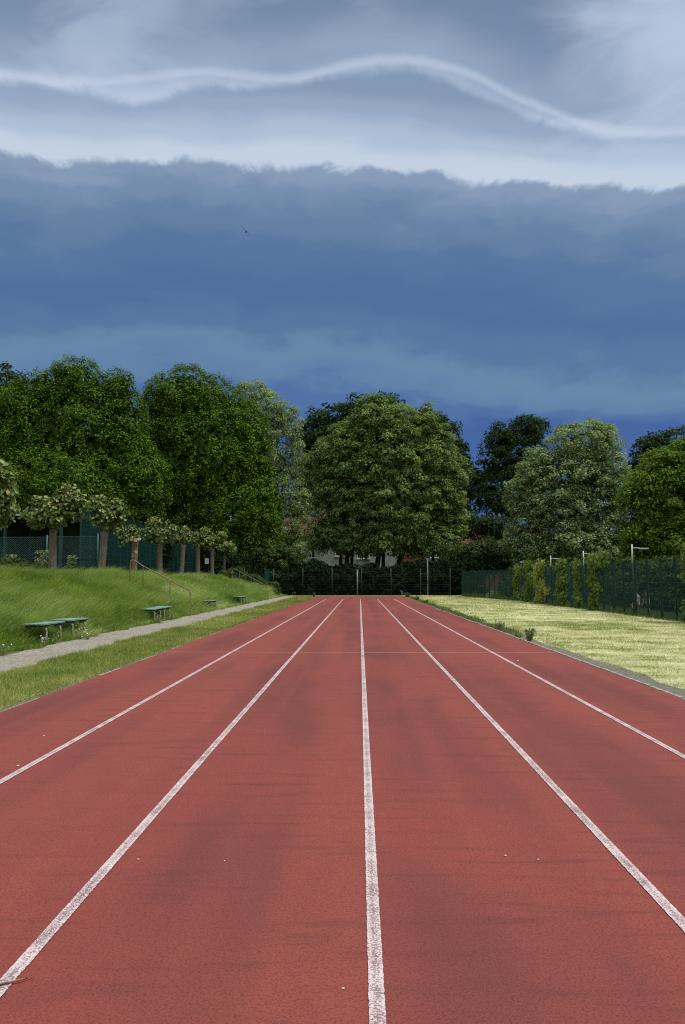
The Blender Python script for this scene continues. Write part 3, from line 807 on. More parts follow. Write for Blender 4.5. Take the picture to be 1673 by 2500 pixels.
# ------------------------------------------------------------------ pollards on the bank
def pollard(label, Y, base_px, top_px, top_py, lobes_px, r, leaf, scar=False):
    b = at(base_px, 1400, Y); gz = float(hz(b[0], Y)) - .1
    t = at(top_px, top_py, Y)
    root = empty('pollard_tree', (b[0], Y, gz)); tag(root, label, 'tree', 'pollards along the bank')
    off = np.array([b[0], Y, gz])
    mb = MB(); pts, rad = [], []
    sway = (t[0] - b[0]) * .35 + rng.normal(0, .02)
    for i in range(10):
        q = i / 9
        p = (b * 0 + np.array([b[0], Y, gz])) * (1 - q) + t * q
        p = p + np.array([sway * math.sin(q * math.pi) * .5, .02 * math.sin(q * 5), 0])
        pts.append(p - off); rad.append(r * .86 * (1.12 - .22 * q + .35 * max(0, 1 - q * 7) + (.25 * max(0, q - .85) / .15)))
    mb.tube(pts, rad, 12, wob=.10)
    lobes = [(c - off, np.maximum(rr * np.array([.95, .95, 1.0]) - np.array([.17, .17, .13]), .16)) for c, rr in px_lobes(lobes_px, Y, 1.0)]
    for c, rr in lobes:
        for q in range(4):
            e = c + unit(1)[0] * rr * .7
            mb.tube([pts[-1] - np.array([0, 0, .08]), (pts[-1] + e) / 2 + np.array([0, 0, .05]), e], [r * .5, r * .3, r * .1], 6)
    mb.build('trunk', M['bark_plane'] if scar else M['bark'], root, True)
    obj('crown', crown_mesh('crown', lobes, M['pollard_leaf'], .25, 13, leaf * .80, 'droop', spread=1.0, rough_n=1.1, back=.25, aspect=.78, inner=.15, tvar=.24, nz=.45, dome=.8, bronze=.45, core=int(70 * len(lobes))), root)
    if scar:
        for dx, dz, rr in ((-.36, -.02, .10), (-.12, .04, .09), (.10, .02, .11), (.28, .06, .08)):
            p = pts[-1] + np.array([dx, -.28, dz + .05])
            mb2 = MB(); mb2.tube([p + np.array([0, .18, 0]), p], [rr * .8, rr], 9)
            mb2.build('sawn_stub', M['cut_wood'], root)
    return root
pollard('pollard tree cut off by the left edge of the picture', 24.6, -39, -39, 1275, [(-20, 1225, 66, 62), (0, 1175, 44, 50), (-70, 1200, 60, 70)], .20, .21)
pollard('biggest whole pollard tree, nearest with its trunk in view', 30, 127, 131, 1292, [(90, 1250, 42, 44), (168, 1230, 42, 52), (130, 1258, 56, 36)], .175, .21)
pollard('pollard tree leaning right, second whole one from the left', 35.5, 243, 256, 1298, [(240, 1250, 31, 42), (285, 1252, 29, 38), (262, 1270, 38, 30)], .195, .20)
pollard('small lopsided pollard tree with sawn pale stubs behind the handrail', 40.6, 323, 330, 1322, [(303, 1308, 25, 30), (325, 1300, 17, 26)], .20, .19, True)
pollard('two lobed pollard tree just right of the sawn one', 46.1, 389, 391, 1322, [(374, 1296, 28, 32), (415, 1296, 21, 27), (392, 1310, 30, 20)], .20, .19)
pollard('slim pollard tree leaning right, fifth whole one from the left', 51.6, 441, 448, 1330, [(432, 1318, 17, 20), (455, 1308, 18, 22)], .175, .19)
pollard('slim upright pollard tree, sixth whole one from the left', 56.9, 482, 484, 1336, [(478, 1318, 17, 22), (500, 1311, 17, 23)], .18, .20)
pollard('slim pollard tree beside the white notice', 62.6, 518, 519, 1340, [(518, 1322, 17, 22), (540, 1318, 14, 22)], .175, .21)
pollard('smallest pollard tree at the far end of the row', 67.0, 546, 549, 1352, [(556, 1340, 22, 17), (545, 1332, 14, 14)], .15, .22)

# ------------------------------------------------------------------ fences
def mesh_panel(name, w, h, mat, dv, rows, wr, rod):
    mb = MB()
    n = int(round(w / dv))
    for i in range(n + 1):
        x = -w / 2 + w * i / n
        mb.tube([(x, 0, 0), (x, 0, h)], wr, 3, cap=False)
    for k in range(rows + 1):
        z = .03 + (h - .05) * k / rows
        mb.tube([(-w / 2, -.008, z), (w / 2, -.008, z)], rod, 4, cap=False)
    return mb.mesh(name, mat)

def chain_panel(w, h, mat, cell, wr):
    mb = MB()
    k = int((w + h) / cell)
    for s in (1, -1):
        for i in range(k + 1):
            d = i * cell
            x0, z0 = (d, 0) if d <= w else (w, d - w)
            x1, z1 = (d - h, h) if d >= h else (0, d)
            if s < 0: x0, x1 = w - x0, w - x1
            mb.tube([(x0 - w / 2, 0, z0), (x1 - w / 2, 0, z1)], wr, 3, cap=False)
    for z in (0.02, h * .5, h - .01): mb.tube([(-w / 2, .01, z), (w / 2, .01, z)], wr * 1.2, 4, cap=False)
    return mb.mesh('wire_mesh', mat)

def fence(name, label, pts, step, panel_me, post_me, z_off=0.0, cat='fence', post_every=1):
    """straight runs between points; every post and panel a part"""
    root = empty(name, (pts[0][0], pts[0][1], 0)); tag(root, label, cat)
    o0 = np.array([pts[0][0], pts[0][1]])
    for a, b in zip(pts[:-1], pts[1:]):
        a = np.array(a, float); b = np.array(b, float)
        L = np.linalg.norm(b - a); n = max(1, int(round(L / step)))
        ang = math.atan2(b[1] - a[1], b[0] - a[0])
        for i in range(n + 1):
            p = a + (b - a) * i / n
            if i % post_every == 0 or i == n:
                o = obj('post', post_me, root, (p[0] - o0[0], p[1] - o0[1], float(hz(p[0], p[1])) + z_off)); o.rotation_euler = (rng.normal(0, .004), rng.normal(0, .004), ang)
            if i < n:
                q = a + (b - a) * (i + .5) / n
                o = obj('mesh_panel', panel_me, root, (q[0] - o0[0], q[1] - o0[1], float(hz(q[0], q[1])) + z_off + .04))
                o.rotation_euler = (0, 0, ang); o.scale = (L / n / panel_me['w'], 1, 1)
    return root

def post_mesh(w, d, h, mat): return MB().box((0, 0, h / 2 - .1), (w, d, h + .2)).mesh('post', mat, bevel=.006)

XF = 10.75
def YF(px): return float(XF * F_PX / (px - 878.4))
pm = mesh_panel('mesh_panel', 1.27, 2.08, M['green_paint'], .05, 10, .0040, .007); pm['w'] = 1.27
fence('mesh_fence', 'tall dark green mesh fence along the right side of the lawn', [(XF + .05, 6.0), (XF - .12, 52.0), (8.75, 66.2)], 1.27, pm, post_mesh(.07, .07, 2.16, M['post_green']))
tube_post = MB().tube([(0, 0, -.1), (0, 0, 2.45)], .035, 8).mesh('post', M['galv'])
green_post = MB().tube([(0, 0, -.1), (0, 0, 2.45)], .04, 8).mesh('post', mat_simple('grey green post', lin(46, 62, 56), lin(38, 52, 46), 6, .6, .3, .1), True)
pe = mesh_panel('mesh_panel', 2.64, 2.38, M['far_wire'], .10, 10, .003, .004); pe['w'] = 2.64
Xe = [at(px, 1450, 70.2)[0] for px in (596, 667, 737, 808, 879, 950, 1020, 1089)]
fence('end_fence', 'tall wire fence across the far end of the track', [(Xe[0], 70.2), (Xe[-1] + .4, 70.2)], 2.66, pe, green_post)
fence('mesh_fence', 'high dark green mesh fence behind the row of pollards', [(-13.6, 37.2), (-13.6, 63.4)], 1.27,
      (lambda m: (m.__setitem__('w', 1.27), m)[1])(mesh_panel('mesh_panel', 1.27, 3.46, M['green_screen'], .05, 13, .0085, .010)), post_mesh(.07, .07, 3.56, M['green_paint']))
fence('mesh_fence', 'lower dark green mesh fence seen through the chain link fence', [(-20.2, 37.6), (-20.2, 58)], 2.4,
      (lambda m: (m.__setitem__('w', 2.4), m)[1])(mesh_panel('mesh_panel', 2.4, 2.88, M['green_screen'], .05, 11, .0085, .010)), post_mesh(.08, .08, 2.96, M['green_paint']))
cp = chain_panel(2.5, 2.08, M['wire'], .085, .0045); cp['w'] = 2.5
fence('chain_link_fence', 'green chain link fence crossing the bank behind the big pollard', [(-12.55, 36.6), (-25.0, 36.9)], 2.5, cp, MB().tube([(0, 0, -.1), (0, 0, 2.21)], .045, 8).mesh('post', M['wire'], True))

# ------------------------------------------------------------------ shelter at the left, cabinet, notice, poles, lamps
sh = empty('shelter', (-19.5, 43.5, 1.36)); tag(sh, 'flat roofed dark shelter with pale roof edge behind the chain link fence', 'shelter')
MB().box((0, 0, 3.58), (6.6, 3.6, .10)).build('roof', M['roof_dark'], sh)
MB().box((0, -1.86, 3.60), (6.7, .08, .10)).build('roof_edge', M['lamp_grey'], sh)
for x in (-3.1, 0, 3.1):
    for y in (-1.65, 1.65):
        MB().box((x, y, 1.72), (.14, .14, 3.6)).build('post', M['green_paint'], sh)
MB().box((0, 1.75, 1.7), (6.3, .06, 3.5)).build('back_wall', M['roof_dark'], sh)

p = at(651, 1441, 67.3)
cab = empty('cabinet', (p[0], 67.3, float(hz(p[0], 67.3)))); tag(cab, 'narrow dark green upright cabinet below the second handrail', 'cabinet')
MB().box((0, 0, 1.05), (.42, .35, 2.1)).build('body', M['green_screen'], cab, bevel=.012)
MB().box((0, -.185, 1.05), (.34, .012, 1.9)).build('door', M['green_paint'], cab)
MB().box((.13, -.20, 1.05), (.02, .03, .14)).build('handle', M['galv'], cab)

p = at(505, 1370, 63.6)
nb = empty('notice_board', (p[0], 63.6, float(hz(p[0], 63.6)))); tag(nb, 'small white notice sheet on a frame between two far pollards', 'sign')
zb = p[2] - float(hz(p[0], 63.6))
MB().box((0, 0, zb), (.30, .015, .44)).build('sheet', M['paper'], nb)
MB().box((0, .022, zb), (.36, .02, .50)).build('frame', M['green_paint'], nb)
for k, (w, z) in enumerate(((.2, .12), (.22, .05), (.18, -.02), (.21, -.09))):
    MB().box((0, -.0095, zb + z), (w, .002, .016)).build('print_line', M['ink'], nb)
for x in (-.15, .15): MB().tube([(x, .05, -.1), (x, .05, zb + .3)], .02, 6).build('post', M['green_paint'], nb)

def pole(px, pyb, pyt, Y, r, label, collar=None):
    b = at(px, pyb, Y); t = at(px, pyt, Y)
    root = empty('pole', (b[0], Y, 0)); tag(root, label, 'pole')
    MB().tube([(0, 0, -.1), (0, 0, t[2])], r, 10).build('shaft', M['galv'], root, True)
    MB().tube([(0, 0, t[2]), (0, 0, t[2] + .03)], r * 1.15, 10).build('cap', M['galv'], root)
    if collar: MB().tube([(0, 0, collar), (0, 0, collar + .25)], r * 1.5, 10).build('collar', M['bench_steel'], root)
pole(873, 1454, 1391, 69.4, .062, 'short pale grey pole at the end of the middle lanes')
pole(1045, 1452, 1366, 69.2, .045, 'tall thin pale pole right of the track end', 1.05)

def lamp(px, py_top, px_end, label):
    Y = YF(px); t = at(px, py_top, Y); e = at(px_end, py_top, Y)
    x = XF + .09
    root = empty('lamp_post', (x, Y, 0)); tag(root, label, 'lamp', 'court lamps on the right fence')
    H = t[2]; w = e[0] - t[0]
    MB().tube([(0, 0, -.05), (0, 0, 2.06)], .034, 10).build('lower_pole', M['post_green'], root, True)
    MB().tube([(0, 0, 2.06), (0, 0, H)], .030, 10).build('upper_pole', M['lamp_grey'], root, True)
    MB().tube([(0, 0, H - .14), (w * .5, 0, H - .15)], .016, 8).build('arm', M['lamp_grey'], root, True)
    hd = MB().box((w * .72, 0, H - .162), (w * .60, .13, .04)).build('lamp_head', M['lamp_grey'], root, bevel=.01)
    MB().box((w * .74, 0, H - .187), (w * .46, .10, .008)).build('lens', M['white_paint'], hd)
lamp(1337.6, 1357, 1364, 'farthest of the three pale lamps standing above the right fence')
lamp(1416, 1345, 1447, 'middle one of the three pale lamps standing above the right fence')
lamp(1532.4, 1329, 1572, 'nearest and tallest of the three pale lamps standing above the right fence')

# small bent tube stand by the end fence
p = at(981, 1453, 69.0)
hd = empty('tube_stand', (p[0], 69.0, 0)); tag(hd, 'small bent grey tube stand at the far right end of the track', 'stand')
MB().tube([(-.18, 0, .42), (-.06, 0, .44), (.05, 0, .40), (.09, 0, .3), (.10, 0, -.02)], .022, 8).build('front_tube', M['galv'], hd, True)
MB().tube([(-.10, .02, .43), (-.05, .02, .36), (0, .02, .14), (.02, .02, -.02)], .018, 8).build('brace', M['galv'], hd, True)

# ------------------------------------------------------------------ handrails on the bank
def handrail(label, pts_px, Y, posts, rail_m, post_m):
    """pts_px: the rail's bend points; posts: (px, rail py)"""
    P3 = [at(x, y, Y) for x, y in pts_px]
    b0 = P3[0].copy(); gz = float(hz(b0[0], Y))
    root = empty('handrail', (b0[0], Y, gz)); tag(root, label, 'handrail')
    off = np.array([b0[0], Y, gz])
    MB().tube([q - off for q in P3], .024, 8).build('rail', rail_m, root, True)
    for x, y in posts:
        q = at(x, y, Y)
        MB().tube([(q[0] - off[0], 0, q[2] - off[2]), (q[0] - off[0], 0, float(hz(q[0], Y)) - .12 - off[2])], .019, 8).build('post', post_m, root, True)
handrail('rusty brown handrail running down the middle of the bank', [(318, 1376), (319, 1370), (324, 1367.5), (330, 1369), (349, 1382), (415, 1416.5), (457, 1438), (462, 1441), (464, 1446), (464.5, 1452)], 32.7,
         [(318, 1375), (350, 1383), (415.5, 1417), (464.5, 1451)], M['rail'], M['rail_post'])
handrail('greyish handrail at the far end of the bank', [(567, 1393), (568, 1390), (572, 1388.5), (586, 1396), (620, 1414), (645, 1427), (649, 1431), (649.5, 1437)], 60,
         [(567, 1392), (585.5, 1396), (620.5, 1414.5), (649.5, 1436)], M['rail_grey'], M['rail_grey'])

# ------------------------------------------------------------------ benches
def make_bench():
    root = empty('bench')
    L, W, Hs = 1.18, .50, .40
    n = 5
    pl = MB().box((0, 0, 0), (W / n - .014, L, .032)).mesh('seat_plank', M['bench_green'], bevel=.005)
    for i in range(n):
        o = obj('seat_plank', pl, root, (-W / 2 + W * (i + .5) / n, rng.normal(0, .012), Hs + rng.normal(0, .003))); o.rotation_euler = (rng.normal(0, .006), rng.normal(0, .02), rng.normal(0, .003))
    for y in (-.38, .38):
        MB().box((0, y, Hs - .038), (W - .04, .05, .035)).build('cross_bar', M['bench_steel'], root)
        for s in (-1, 1):
            MB().tube([(s * .08, y, Hs - .072), (s * .17, y, Hs - .074), (s * .205, y, Hs - .095), (s * .215, y, Hs - .14), (s * .22, y, -.25)], .024, 8).build('leg', M['bench_leg'], root, True)
    for s in (-1, 1):
        MB().box((s * .19, 0, Hs - .030), (.03, L - .1, .022)).build('seat_shade_bar', M['bench_steel'], root)  # dark strip standing in for the shadow along the seat's long side
    return root
def copy_tree(o, parent=None):
    c = o.copy(); col.objects.link(c); c.parent = parent
    for ch in [x for x in list(bpy.data.objects) if x.parent == o]:
        copy_tree(ch, c)
    return c
b0 = make_bench()
bl = [(17.1, .02, -.012, 'nearest faded green plank bench at the foot of the bank'), (18.62, .03, .012, 'green plank bench right behind the nearest bench'),
      (25.9, .02, 0, 'green plank bench, nearer one of the second pair'), (27.15, .03, .01, 'green plank bench, farther one of the second pair'),
      (36.0, .03, 0, 'green plank bench standing alone below the handrail, half sunk in grass'),
      (44.5, .03, .02, 'green plank bench, nearer one of the farthest pair'), (45.75, .02, 0, 'green plank bench, farther one of the farthest pair')]
for i, (y, dz, ry, lb) in enumerate(bl):
    b = b0 if i == 0 else copy_tree(b0)
    b.location = (-7.01, y, dz); b.rotation_euler = (rng.normal(0, .008), ry, rng.normal(0, .012))
    tag(b, lb, 'bench', 'green benches at the foot of the bank')

# ------------------------------------------------------------------ vines on the right fence
def vine(label, px, Y, w, top, mat, dens=1.0, z0=0.05, spread_top=None, lean=0.0, leaf=.15):
    """a climber on the fence at distance Y: column of leaves with its stem"""
    x = XF - .08 - .1 * ss(50, 53, Y)
    if Y > 52: x = 10.63 - (Y - 52) * .132
    root = empty('climbing_vine', (x, Y, 0)); tag(root, label, 'vine', 'climbers on the right fence')
    mb = MB()
    for q in range(4):
        a = rng.uniform(-.15, .15) * w
        mb.tube([(-.04, a, -.05), (-.05, a + rng.normal(0, .1), top * .35), (-.04, a + rng.normal(0, .12), top * .7), (-.03, a + rng.normal(0, .1), top * .98)], [.022, .018, .012, .006], 5)
    mb.build('stem', M['bark'], root, True)
    n = int(520 * dens * w * top)
    k = max(6, int(n / 38))
    cz = rng.uniform(z0, top, k); cy = rng.normal(0, w * .30, k) * (.6 + .5 * rng.random(k)) + lean * (cz / top)
    if spread_top:
        q = max(4, k // 3); hi = rng.choice(k, q, replace=False)
        cz[hi] = top * rng.uniform(.88, 1.04, q); cy[hi] = rng.uniform(-spread_top[0], spread_top[1], q)
    wav = .25 * w * np.sin(cz * 4 + px)
    cy += wav
    idx = rng.integers(0, k, n)
    P = np.stack([-.03 + rng.normal(-.05, .09, n), cy[idx] + rng.normal(0, .11, n), cz[idx] + rng.normal(0, .12, n)], 1)
    N = np.array([-.8, -.5, .4]) + unit(n) * .7
    T = np.array([0, 0, -1.0]) + unit(n) * .7
    tint = .45 + rng.normal(0, .15, n) + rng.normal(0, .22, k)[idx] + .2 * (P[:, 2] / top - .6)
    obj('foliage', leaves('foliage', P, N, T, leaf * rng.uniform(.7, 1.3, n), tint, mat, .8), root)
vine('narrow vine at the left of the climbers on the right fence', 1266, YF(1266), 1.0, 2.25, M['vine_leaf'])
vine('green vine just left of the yellow one', 1294, YF(1294), 1.5, 2.45, M['vine_leaf'], 1.1)
vine('broad yellow green vine topping the right fence', 1321, YF(1321), 1.7, 2.5, M['gold_leaf'], 1.4)
vine('dense dark vine column below the middle lamp, left side', 1374, YF(1374), 1.0, 2.35, M['vine_leaf'], 1.3)
vine('thin sparse vine on the post under the middle lamp', 1412, YF(1412), .55, 2.2, M['vine_leaf'], .9)
vine('vine column with a spreading leafy top on the right fence', 1452, YF(1452), .8, 2.4, M['vine_leaf'], 1.3, spread_top=(1.6, .8))
vine('big bright vine at the right edge of the picture', 1672, 24.6, .9, 2.6, M['vine_leaf'], 1.8, leaf=.14)

# ------------------------------------------------------------------ bushes and weeds
bush('bramble', 'low bramble patch at the foot of the chain link fence', [(np.array([-15.9, 34.6, 1.70]), (1.1, .6, .55)), (np.array([-14.6, 34.9, 1.60]), (.8, .5, .42)), (np.array([-17.2, 35, 1.55]), (.9, .5, .4))], M['bush_leaf'], .22, 20, .14, cat='bush')
bush('bramble', 'small bright weed clump beside the leaning pollard', [(np.array([-13.2, 35.6, 1.65]), (.5, .4, .42))], M['bush_leaf'], .2, 22, .14, cat='bush')
bush('bramble', 'low bushes behind the greyish handrail', [(np.array([-10.5, 63.5, 1.4]), (1.3, .9, .9)), (np.array([-8.9, 64, .9]), (1.1, .9, .8)), (np.array([-7.6, 65, .5]), (.8, .7, .6))], M['bush_leaf'], .3, 24, .2, cat='bush')
for px, Y, w, h, lb in ((150 / 6.03 + 5, 36.4, .5, 1.25, 'thin climber at the left end of the chain link fence'), (615 / 6.03, 36.5, .45, 1.45, 'thin climber on the chain link fence left of the big trunk'), (1065 / 6.03, 36.45, .35, 1.2, 'thin climber on the chain link fence right of the big trunk')):
    p = at(px, 1390, Y - .12)
    root = empty('climbing_vine', (p[0], Y - .12, 1.34)); tag(root, lb, 'vine', 'climbers on the chain link fence')
    MB().tube([(0, 0, 0), (.05, 0, h * .5), (-.03, 0, h)], [.012, .009, .005], 5).build('stem', M['bark'], root)
    n = int(160 * h)
    P = np.stack([rng.normal(0, w * .35, n), rng.normal(-.03, .03, n), rng.uniform(0, h, n)], 1)
    obj('foliage', leaves('foliage', P, np.array([0, -1.0, .4]) + unit(n) * .6, np.array([0, 0, -1.0]) + unit(n) * .6, .12 * rng.uniform(.7, 1.3, n), rng.random(n) * .8, M['weed'], .7), root)

def weed_clump(label, x, y, h, w, n, mat=None, flowers=0, name='weed', cat='weed'):
    root = empty(name, (x, y, float(hz(x, y)) - .01)); tag(root, label, cat)
    mb = MB(); tips = []
    for q in range(max(5, n // 14)):
        a = rng.uniform(0, 6.28); rr = w * rng.random() ** .5
        e = np.array([math.cos(a) * rr, math.sin(a) * rr, h * rng.uniform(.6, 1.0)])
        mb.tube([(e[0] * .3, e[1] * .3, -.02), (e[0] * .7, e[1] * .7, e[2] * .55), tuple(e)], [.006, .005, .003], 4)
        tips.append(e)
    mb.build('stem', M['bush_stem'], root)
    tips = np.array(tips)
    idx = rng.integers(0, len(tips), n); t = rng.random(n)
    P = tips[idx] * t[:, None] + rng.normal(0, .022, (n, 3)); P[:, 2] = np.abs(P[:, 2])
    obj('foliage', leaves('foliage', P, np.array([0, -.6, .6]) + unit(n) * .7, np.array([0, 0, 1.6]) + unit(n) * .8, h * .32 * rng.uniform(.6, 1.3, n), rng.random(n) * .9, mat or M['weed'], .28), root)
    if flowers:
        k = max(4, flowers // 2)
        P = tips[rng.integers(0, len(tips), k)] + rng.normal(0, .035, (k, 3)) + np.array([0, 0, .04])
        obj('flower', leaves('flower', P, np.array([0, -.5, .8]) + unit(k) * .5, unit(k), .027 * rng.uniform(.7, 1.3, k), rng.random(k), M['cream'], .9), root)
M['bush_stem'] = mat_simple('weed stem', (.20, .22, .10), (.16, .17, .08), 9, .8, .2, .1)
weed_clump('upright weed tuft on the right track edge, nearer and taller one', 3.82, 17.6, .33, .13, 220)
weed_clump('upright weed tuft on the right track edge, farther one', 3.86, 21.4, .26, .15, 200)
weed_clump('small weed tuft left of the nearer tall one on the track edge', 3.78, 18.6, .18, .12, 120)
weed_clump('round weed clump at the far right corner of the track', 3.8, 62.0, .42, .3, 260, M['bush_leaf'])
weed_clump('leafy weed clump on the track edge before the far corner', 3.85, 52.5, .32, .3, 240, M['bush_leaf'])
weed_clump('spreading weed clump on the track edge half way down', 3.9, 46.0, .28, .3, 240, M['bush_leaf'])
weed_clump('spreading low weed on the track edge nearer half', 3.9, 34.0, .22, .3, 200)
weed_clump('small dark weed at the far left corner of the track', -3.8, 64.0, .4, .25, 160, M['bush_leaf'])
def wf(px, py, lb, n, fl, h=.2, w=.14):
    r = ray_of(px, py); t = (0.05 - CAM_H) / r[2]; p = np.array([0, 0, CAM_H]) + r * t
    weed_clump(lb, p[0], p[1], h, w, n, None, fl, 'flowering_weed', 'flower')
wf(103, 1575, 'cream flowering weed in front of the nearest bench', 60, 16)
wf(137, 1565, 'few cream flowers right under the nearest bench', 40, 8)
wf(194, 1555, 'bushy cream flowering weed below the second bench', 80, 26, .22)
wf(212, 1556, 'cream flowering weed at the path edge beside the second bench', 60, 26, .16)
wf(10, 1594, 'cream flowering weed at the left edge beside the path', 50, 12)
wf(392, 1518, 'cream flowering weed below the second bench pair', 60, 16, .26)
wf(418, 1510, 'cream flowers right of the second bench pair', 50, 12, .26)

# ------------------------------------------------------------------ grasses (uncountable)
def blades(name, P, h, w, lean, tint, mat, seg=2):
    n = len(P)
    a = rng.uniform(0, 2 * math.pi, n)
    D = np.stack([np.cos(a), np.sin(a), np.zeros(n)], 1) * w[:, None] * .5
    Lv = lean
    if seg == 2:
        V = np.empty((n, 5, 3))
        V[:, 0] = P - D; V[:, 1] = P + D
        m_ = P + Lv * .3 + np.array([0, 0, 1.0]) * (h * .6)[:, None]
        V[:, 2] = m_ - D * .75; V[:, 3] = m_ + D * .75
        V[:, 4] = P + Lv + np.array([0, 0, 1.0]) * h[:, None]
        b = np.arange(n)[:, None] * 5
        Fc = np.concatenate([b + np.array([[0, 1, 3]]), b + np.array([[0, 3, 2]]), b + np.array([[2, 3, 4]])], 1).reshape(-1, 3)
        tt = np.repeat(tint, 3)
    else:
        V = np.empty((n, 3, 3))
        V[:, 0] = P - D; V[:, 1] = P + D; V[:, 2] = P + Lv + np.array([0, 0, 1.0]) * h[:, None]
        Fc = np.arange(3 * n).reshape(-1, 3); tt = tint
    return raw_mesh(name, V.reshape(-1, 3), Fc, mat, np.clip(tt, 0, 1))

def wavy(x, y, s=1.0, ph=0.0):
    return (np.sin(x * 1.9 * s + ph) * np.sin(y * 1.3 * s + ph * 2) + .6 * np.sin(x * 4.3 * s + y * 2.9 * s + ph) + .5 * np.sin(y * 5.1 * s - x * 3.1 * s + 2 * ph)) / 2.1

def vnoise(x, y, seed):
    r_ = np.random.default_rng(seed); L = r_.random((257, 257))
    xi = np.floor(x).astype(int); yi = np.floor(y).astype(int); fx = x - xi; fy = y - yi
    fx = fx * fx * (3 - 2 * fx); fy = fy * fy * (3 - 2 * fy)
    a = L[xi % 257, yi % 257]; b = L[(xi + 1) % 257, yi % 257]; c = L[xi % 257, (yi + 1) % 257]; d = L[(xi + 1) % 257, (yi + 1) % 257]
    return (a * (1 - fx) + b * fx) * (1 - fy) + (c * (1 - fx) + d * fx) * fy

def fbm(x, y, s, seed, oct=4):
    v = 0; a = .5; t = 0
    for k in range(oct):
        v = v + a * vnoise(x * s + 17 * k, y * s + 31 * k, seed + k); t += a; a *= .55; s *= 2.1
    return (v / t - .5) * 2

def scatter(x0, x1, y0, y1, dens):
    n = int((x1 - x0) * (y1 - y0) * dens)
    return rng.uniform(x0, x1, n), rng.uniform(y0, y1, n)

def tall_grass():
    xs, ys = [], []
    for (y0, y1, d) in ((11, 19, 1500), (19, 27, 1150), (27, 40, 620), (40, 70, 240)):
        x, y = scatter(-12.8, -6.45, y0, y1, d)
        keep = (x < -11.2) & (rng.random(len(x)) < .35)
        keep = ~keep
        xs.append(x[keep]); ys.append(y[keep])
    x = np.concatenate(xs); y = np.concatenate(ys)
    edge = -6.62 + .10 * np.sin(y * 2.1) + .08 * np.sin(y * 5.3 + 1)
    k = x < edge; x, y = x[k], y[k]
    n = len(x)
    wv = fbm(x, y * .8, 1.5, 3) * 1.6; w2 = fbm(x, y * .7, .45, 9) * 1.6
    P = np.stack([x, y, hz(x, y) - .015], 1)
    toe = ss(-6.5, -7.4, -(-x)) if False else np.clip((-6.5 - x) / .9, .35, 1)
    h = (.40 + .16 * wv + .10 * w2) * toe * rng.uniform(.55, 1.3, n)
    h = np.where(np.abs(x + 7.0) < .35, h * .8, h)
    w = np.interp(y, [12, 30, 70], [.010, .018, .036])
    w = w * rng.uniform(.7, 1.3, n)
    la = .6 * w2 + fbm(x, y, .5, 77) * 2.2; lm = .15 + .08 * np.clip(wv, -1, 1)
    lean = np.stack([.05 + lm * np.cos(la) + rng.normal(0, .08, n), lm * np.sin(la) - .03 + rng.normal(0, .08, n), np.zeros(n)], 1) * (h / .3)[:, None]
    tint = .36 + .34 * w2 + .26 * wv + rng.normal(0, .13, n)
    tint = np.where(rng.random(n) < .06, .95, tint)
    o = obj('grass', blades('grass', P, h, w, lean, tint, M['tall_grass']))
    tag(o, 'tall wind blown green grass covering the bank', 'grass', kind='stuff')
tall_grass()

def verge_grass():
    x1, y1 = scatter(-5.4, -3.85, 7, 22, 2400); x2, y2 = scatter(-5.4, -3.85, 22, 66, 420)
    x3, y3 = scatter(-3.88, -3.68, 7, 60, 700)
    x = np.concatenate([x1, x2, x3]); y = np.concatenate([y1, y2, y3]); n = len(x)
    e0 = -5.30 + .07 * np.sin(y * 1.7) + .05 * np.sin(y * 4.7); k = x > e0; x, y = x[k], y[k]; n = len(x)
    wv = fbm(x, y, 3.0, 21) * 1.6; w2 = fbm(x, y * .6, .9, 27) * 1.6
    h = np.interp(y, [8, 60], [.055, .09]) * rng.uniform(.5, 1.4, n) * (1 + .3 * wv)
    w = np.interp(y, [8, 25, 66], [.006, .012, .03])
    lean = np.stack([rng.normal(0, .03, n), rng.normal(0, .03, n), np.zeros(n)], 1)
    tint = .40 + .4 * wv + .3 * w2 + rng.normal(0, .17, n)
    o = obj('grass', blades('grass', np.stack([x, y, np.full(n, .0)], 1), h, w, lean, tint, M['short_grass'], 1))
    tag(o, 'short yellow green grass of the verge beside the gravel path', 'grass', kind='stuff')
verge_grass()

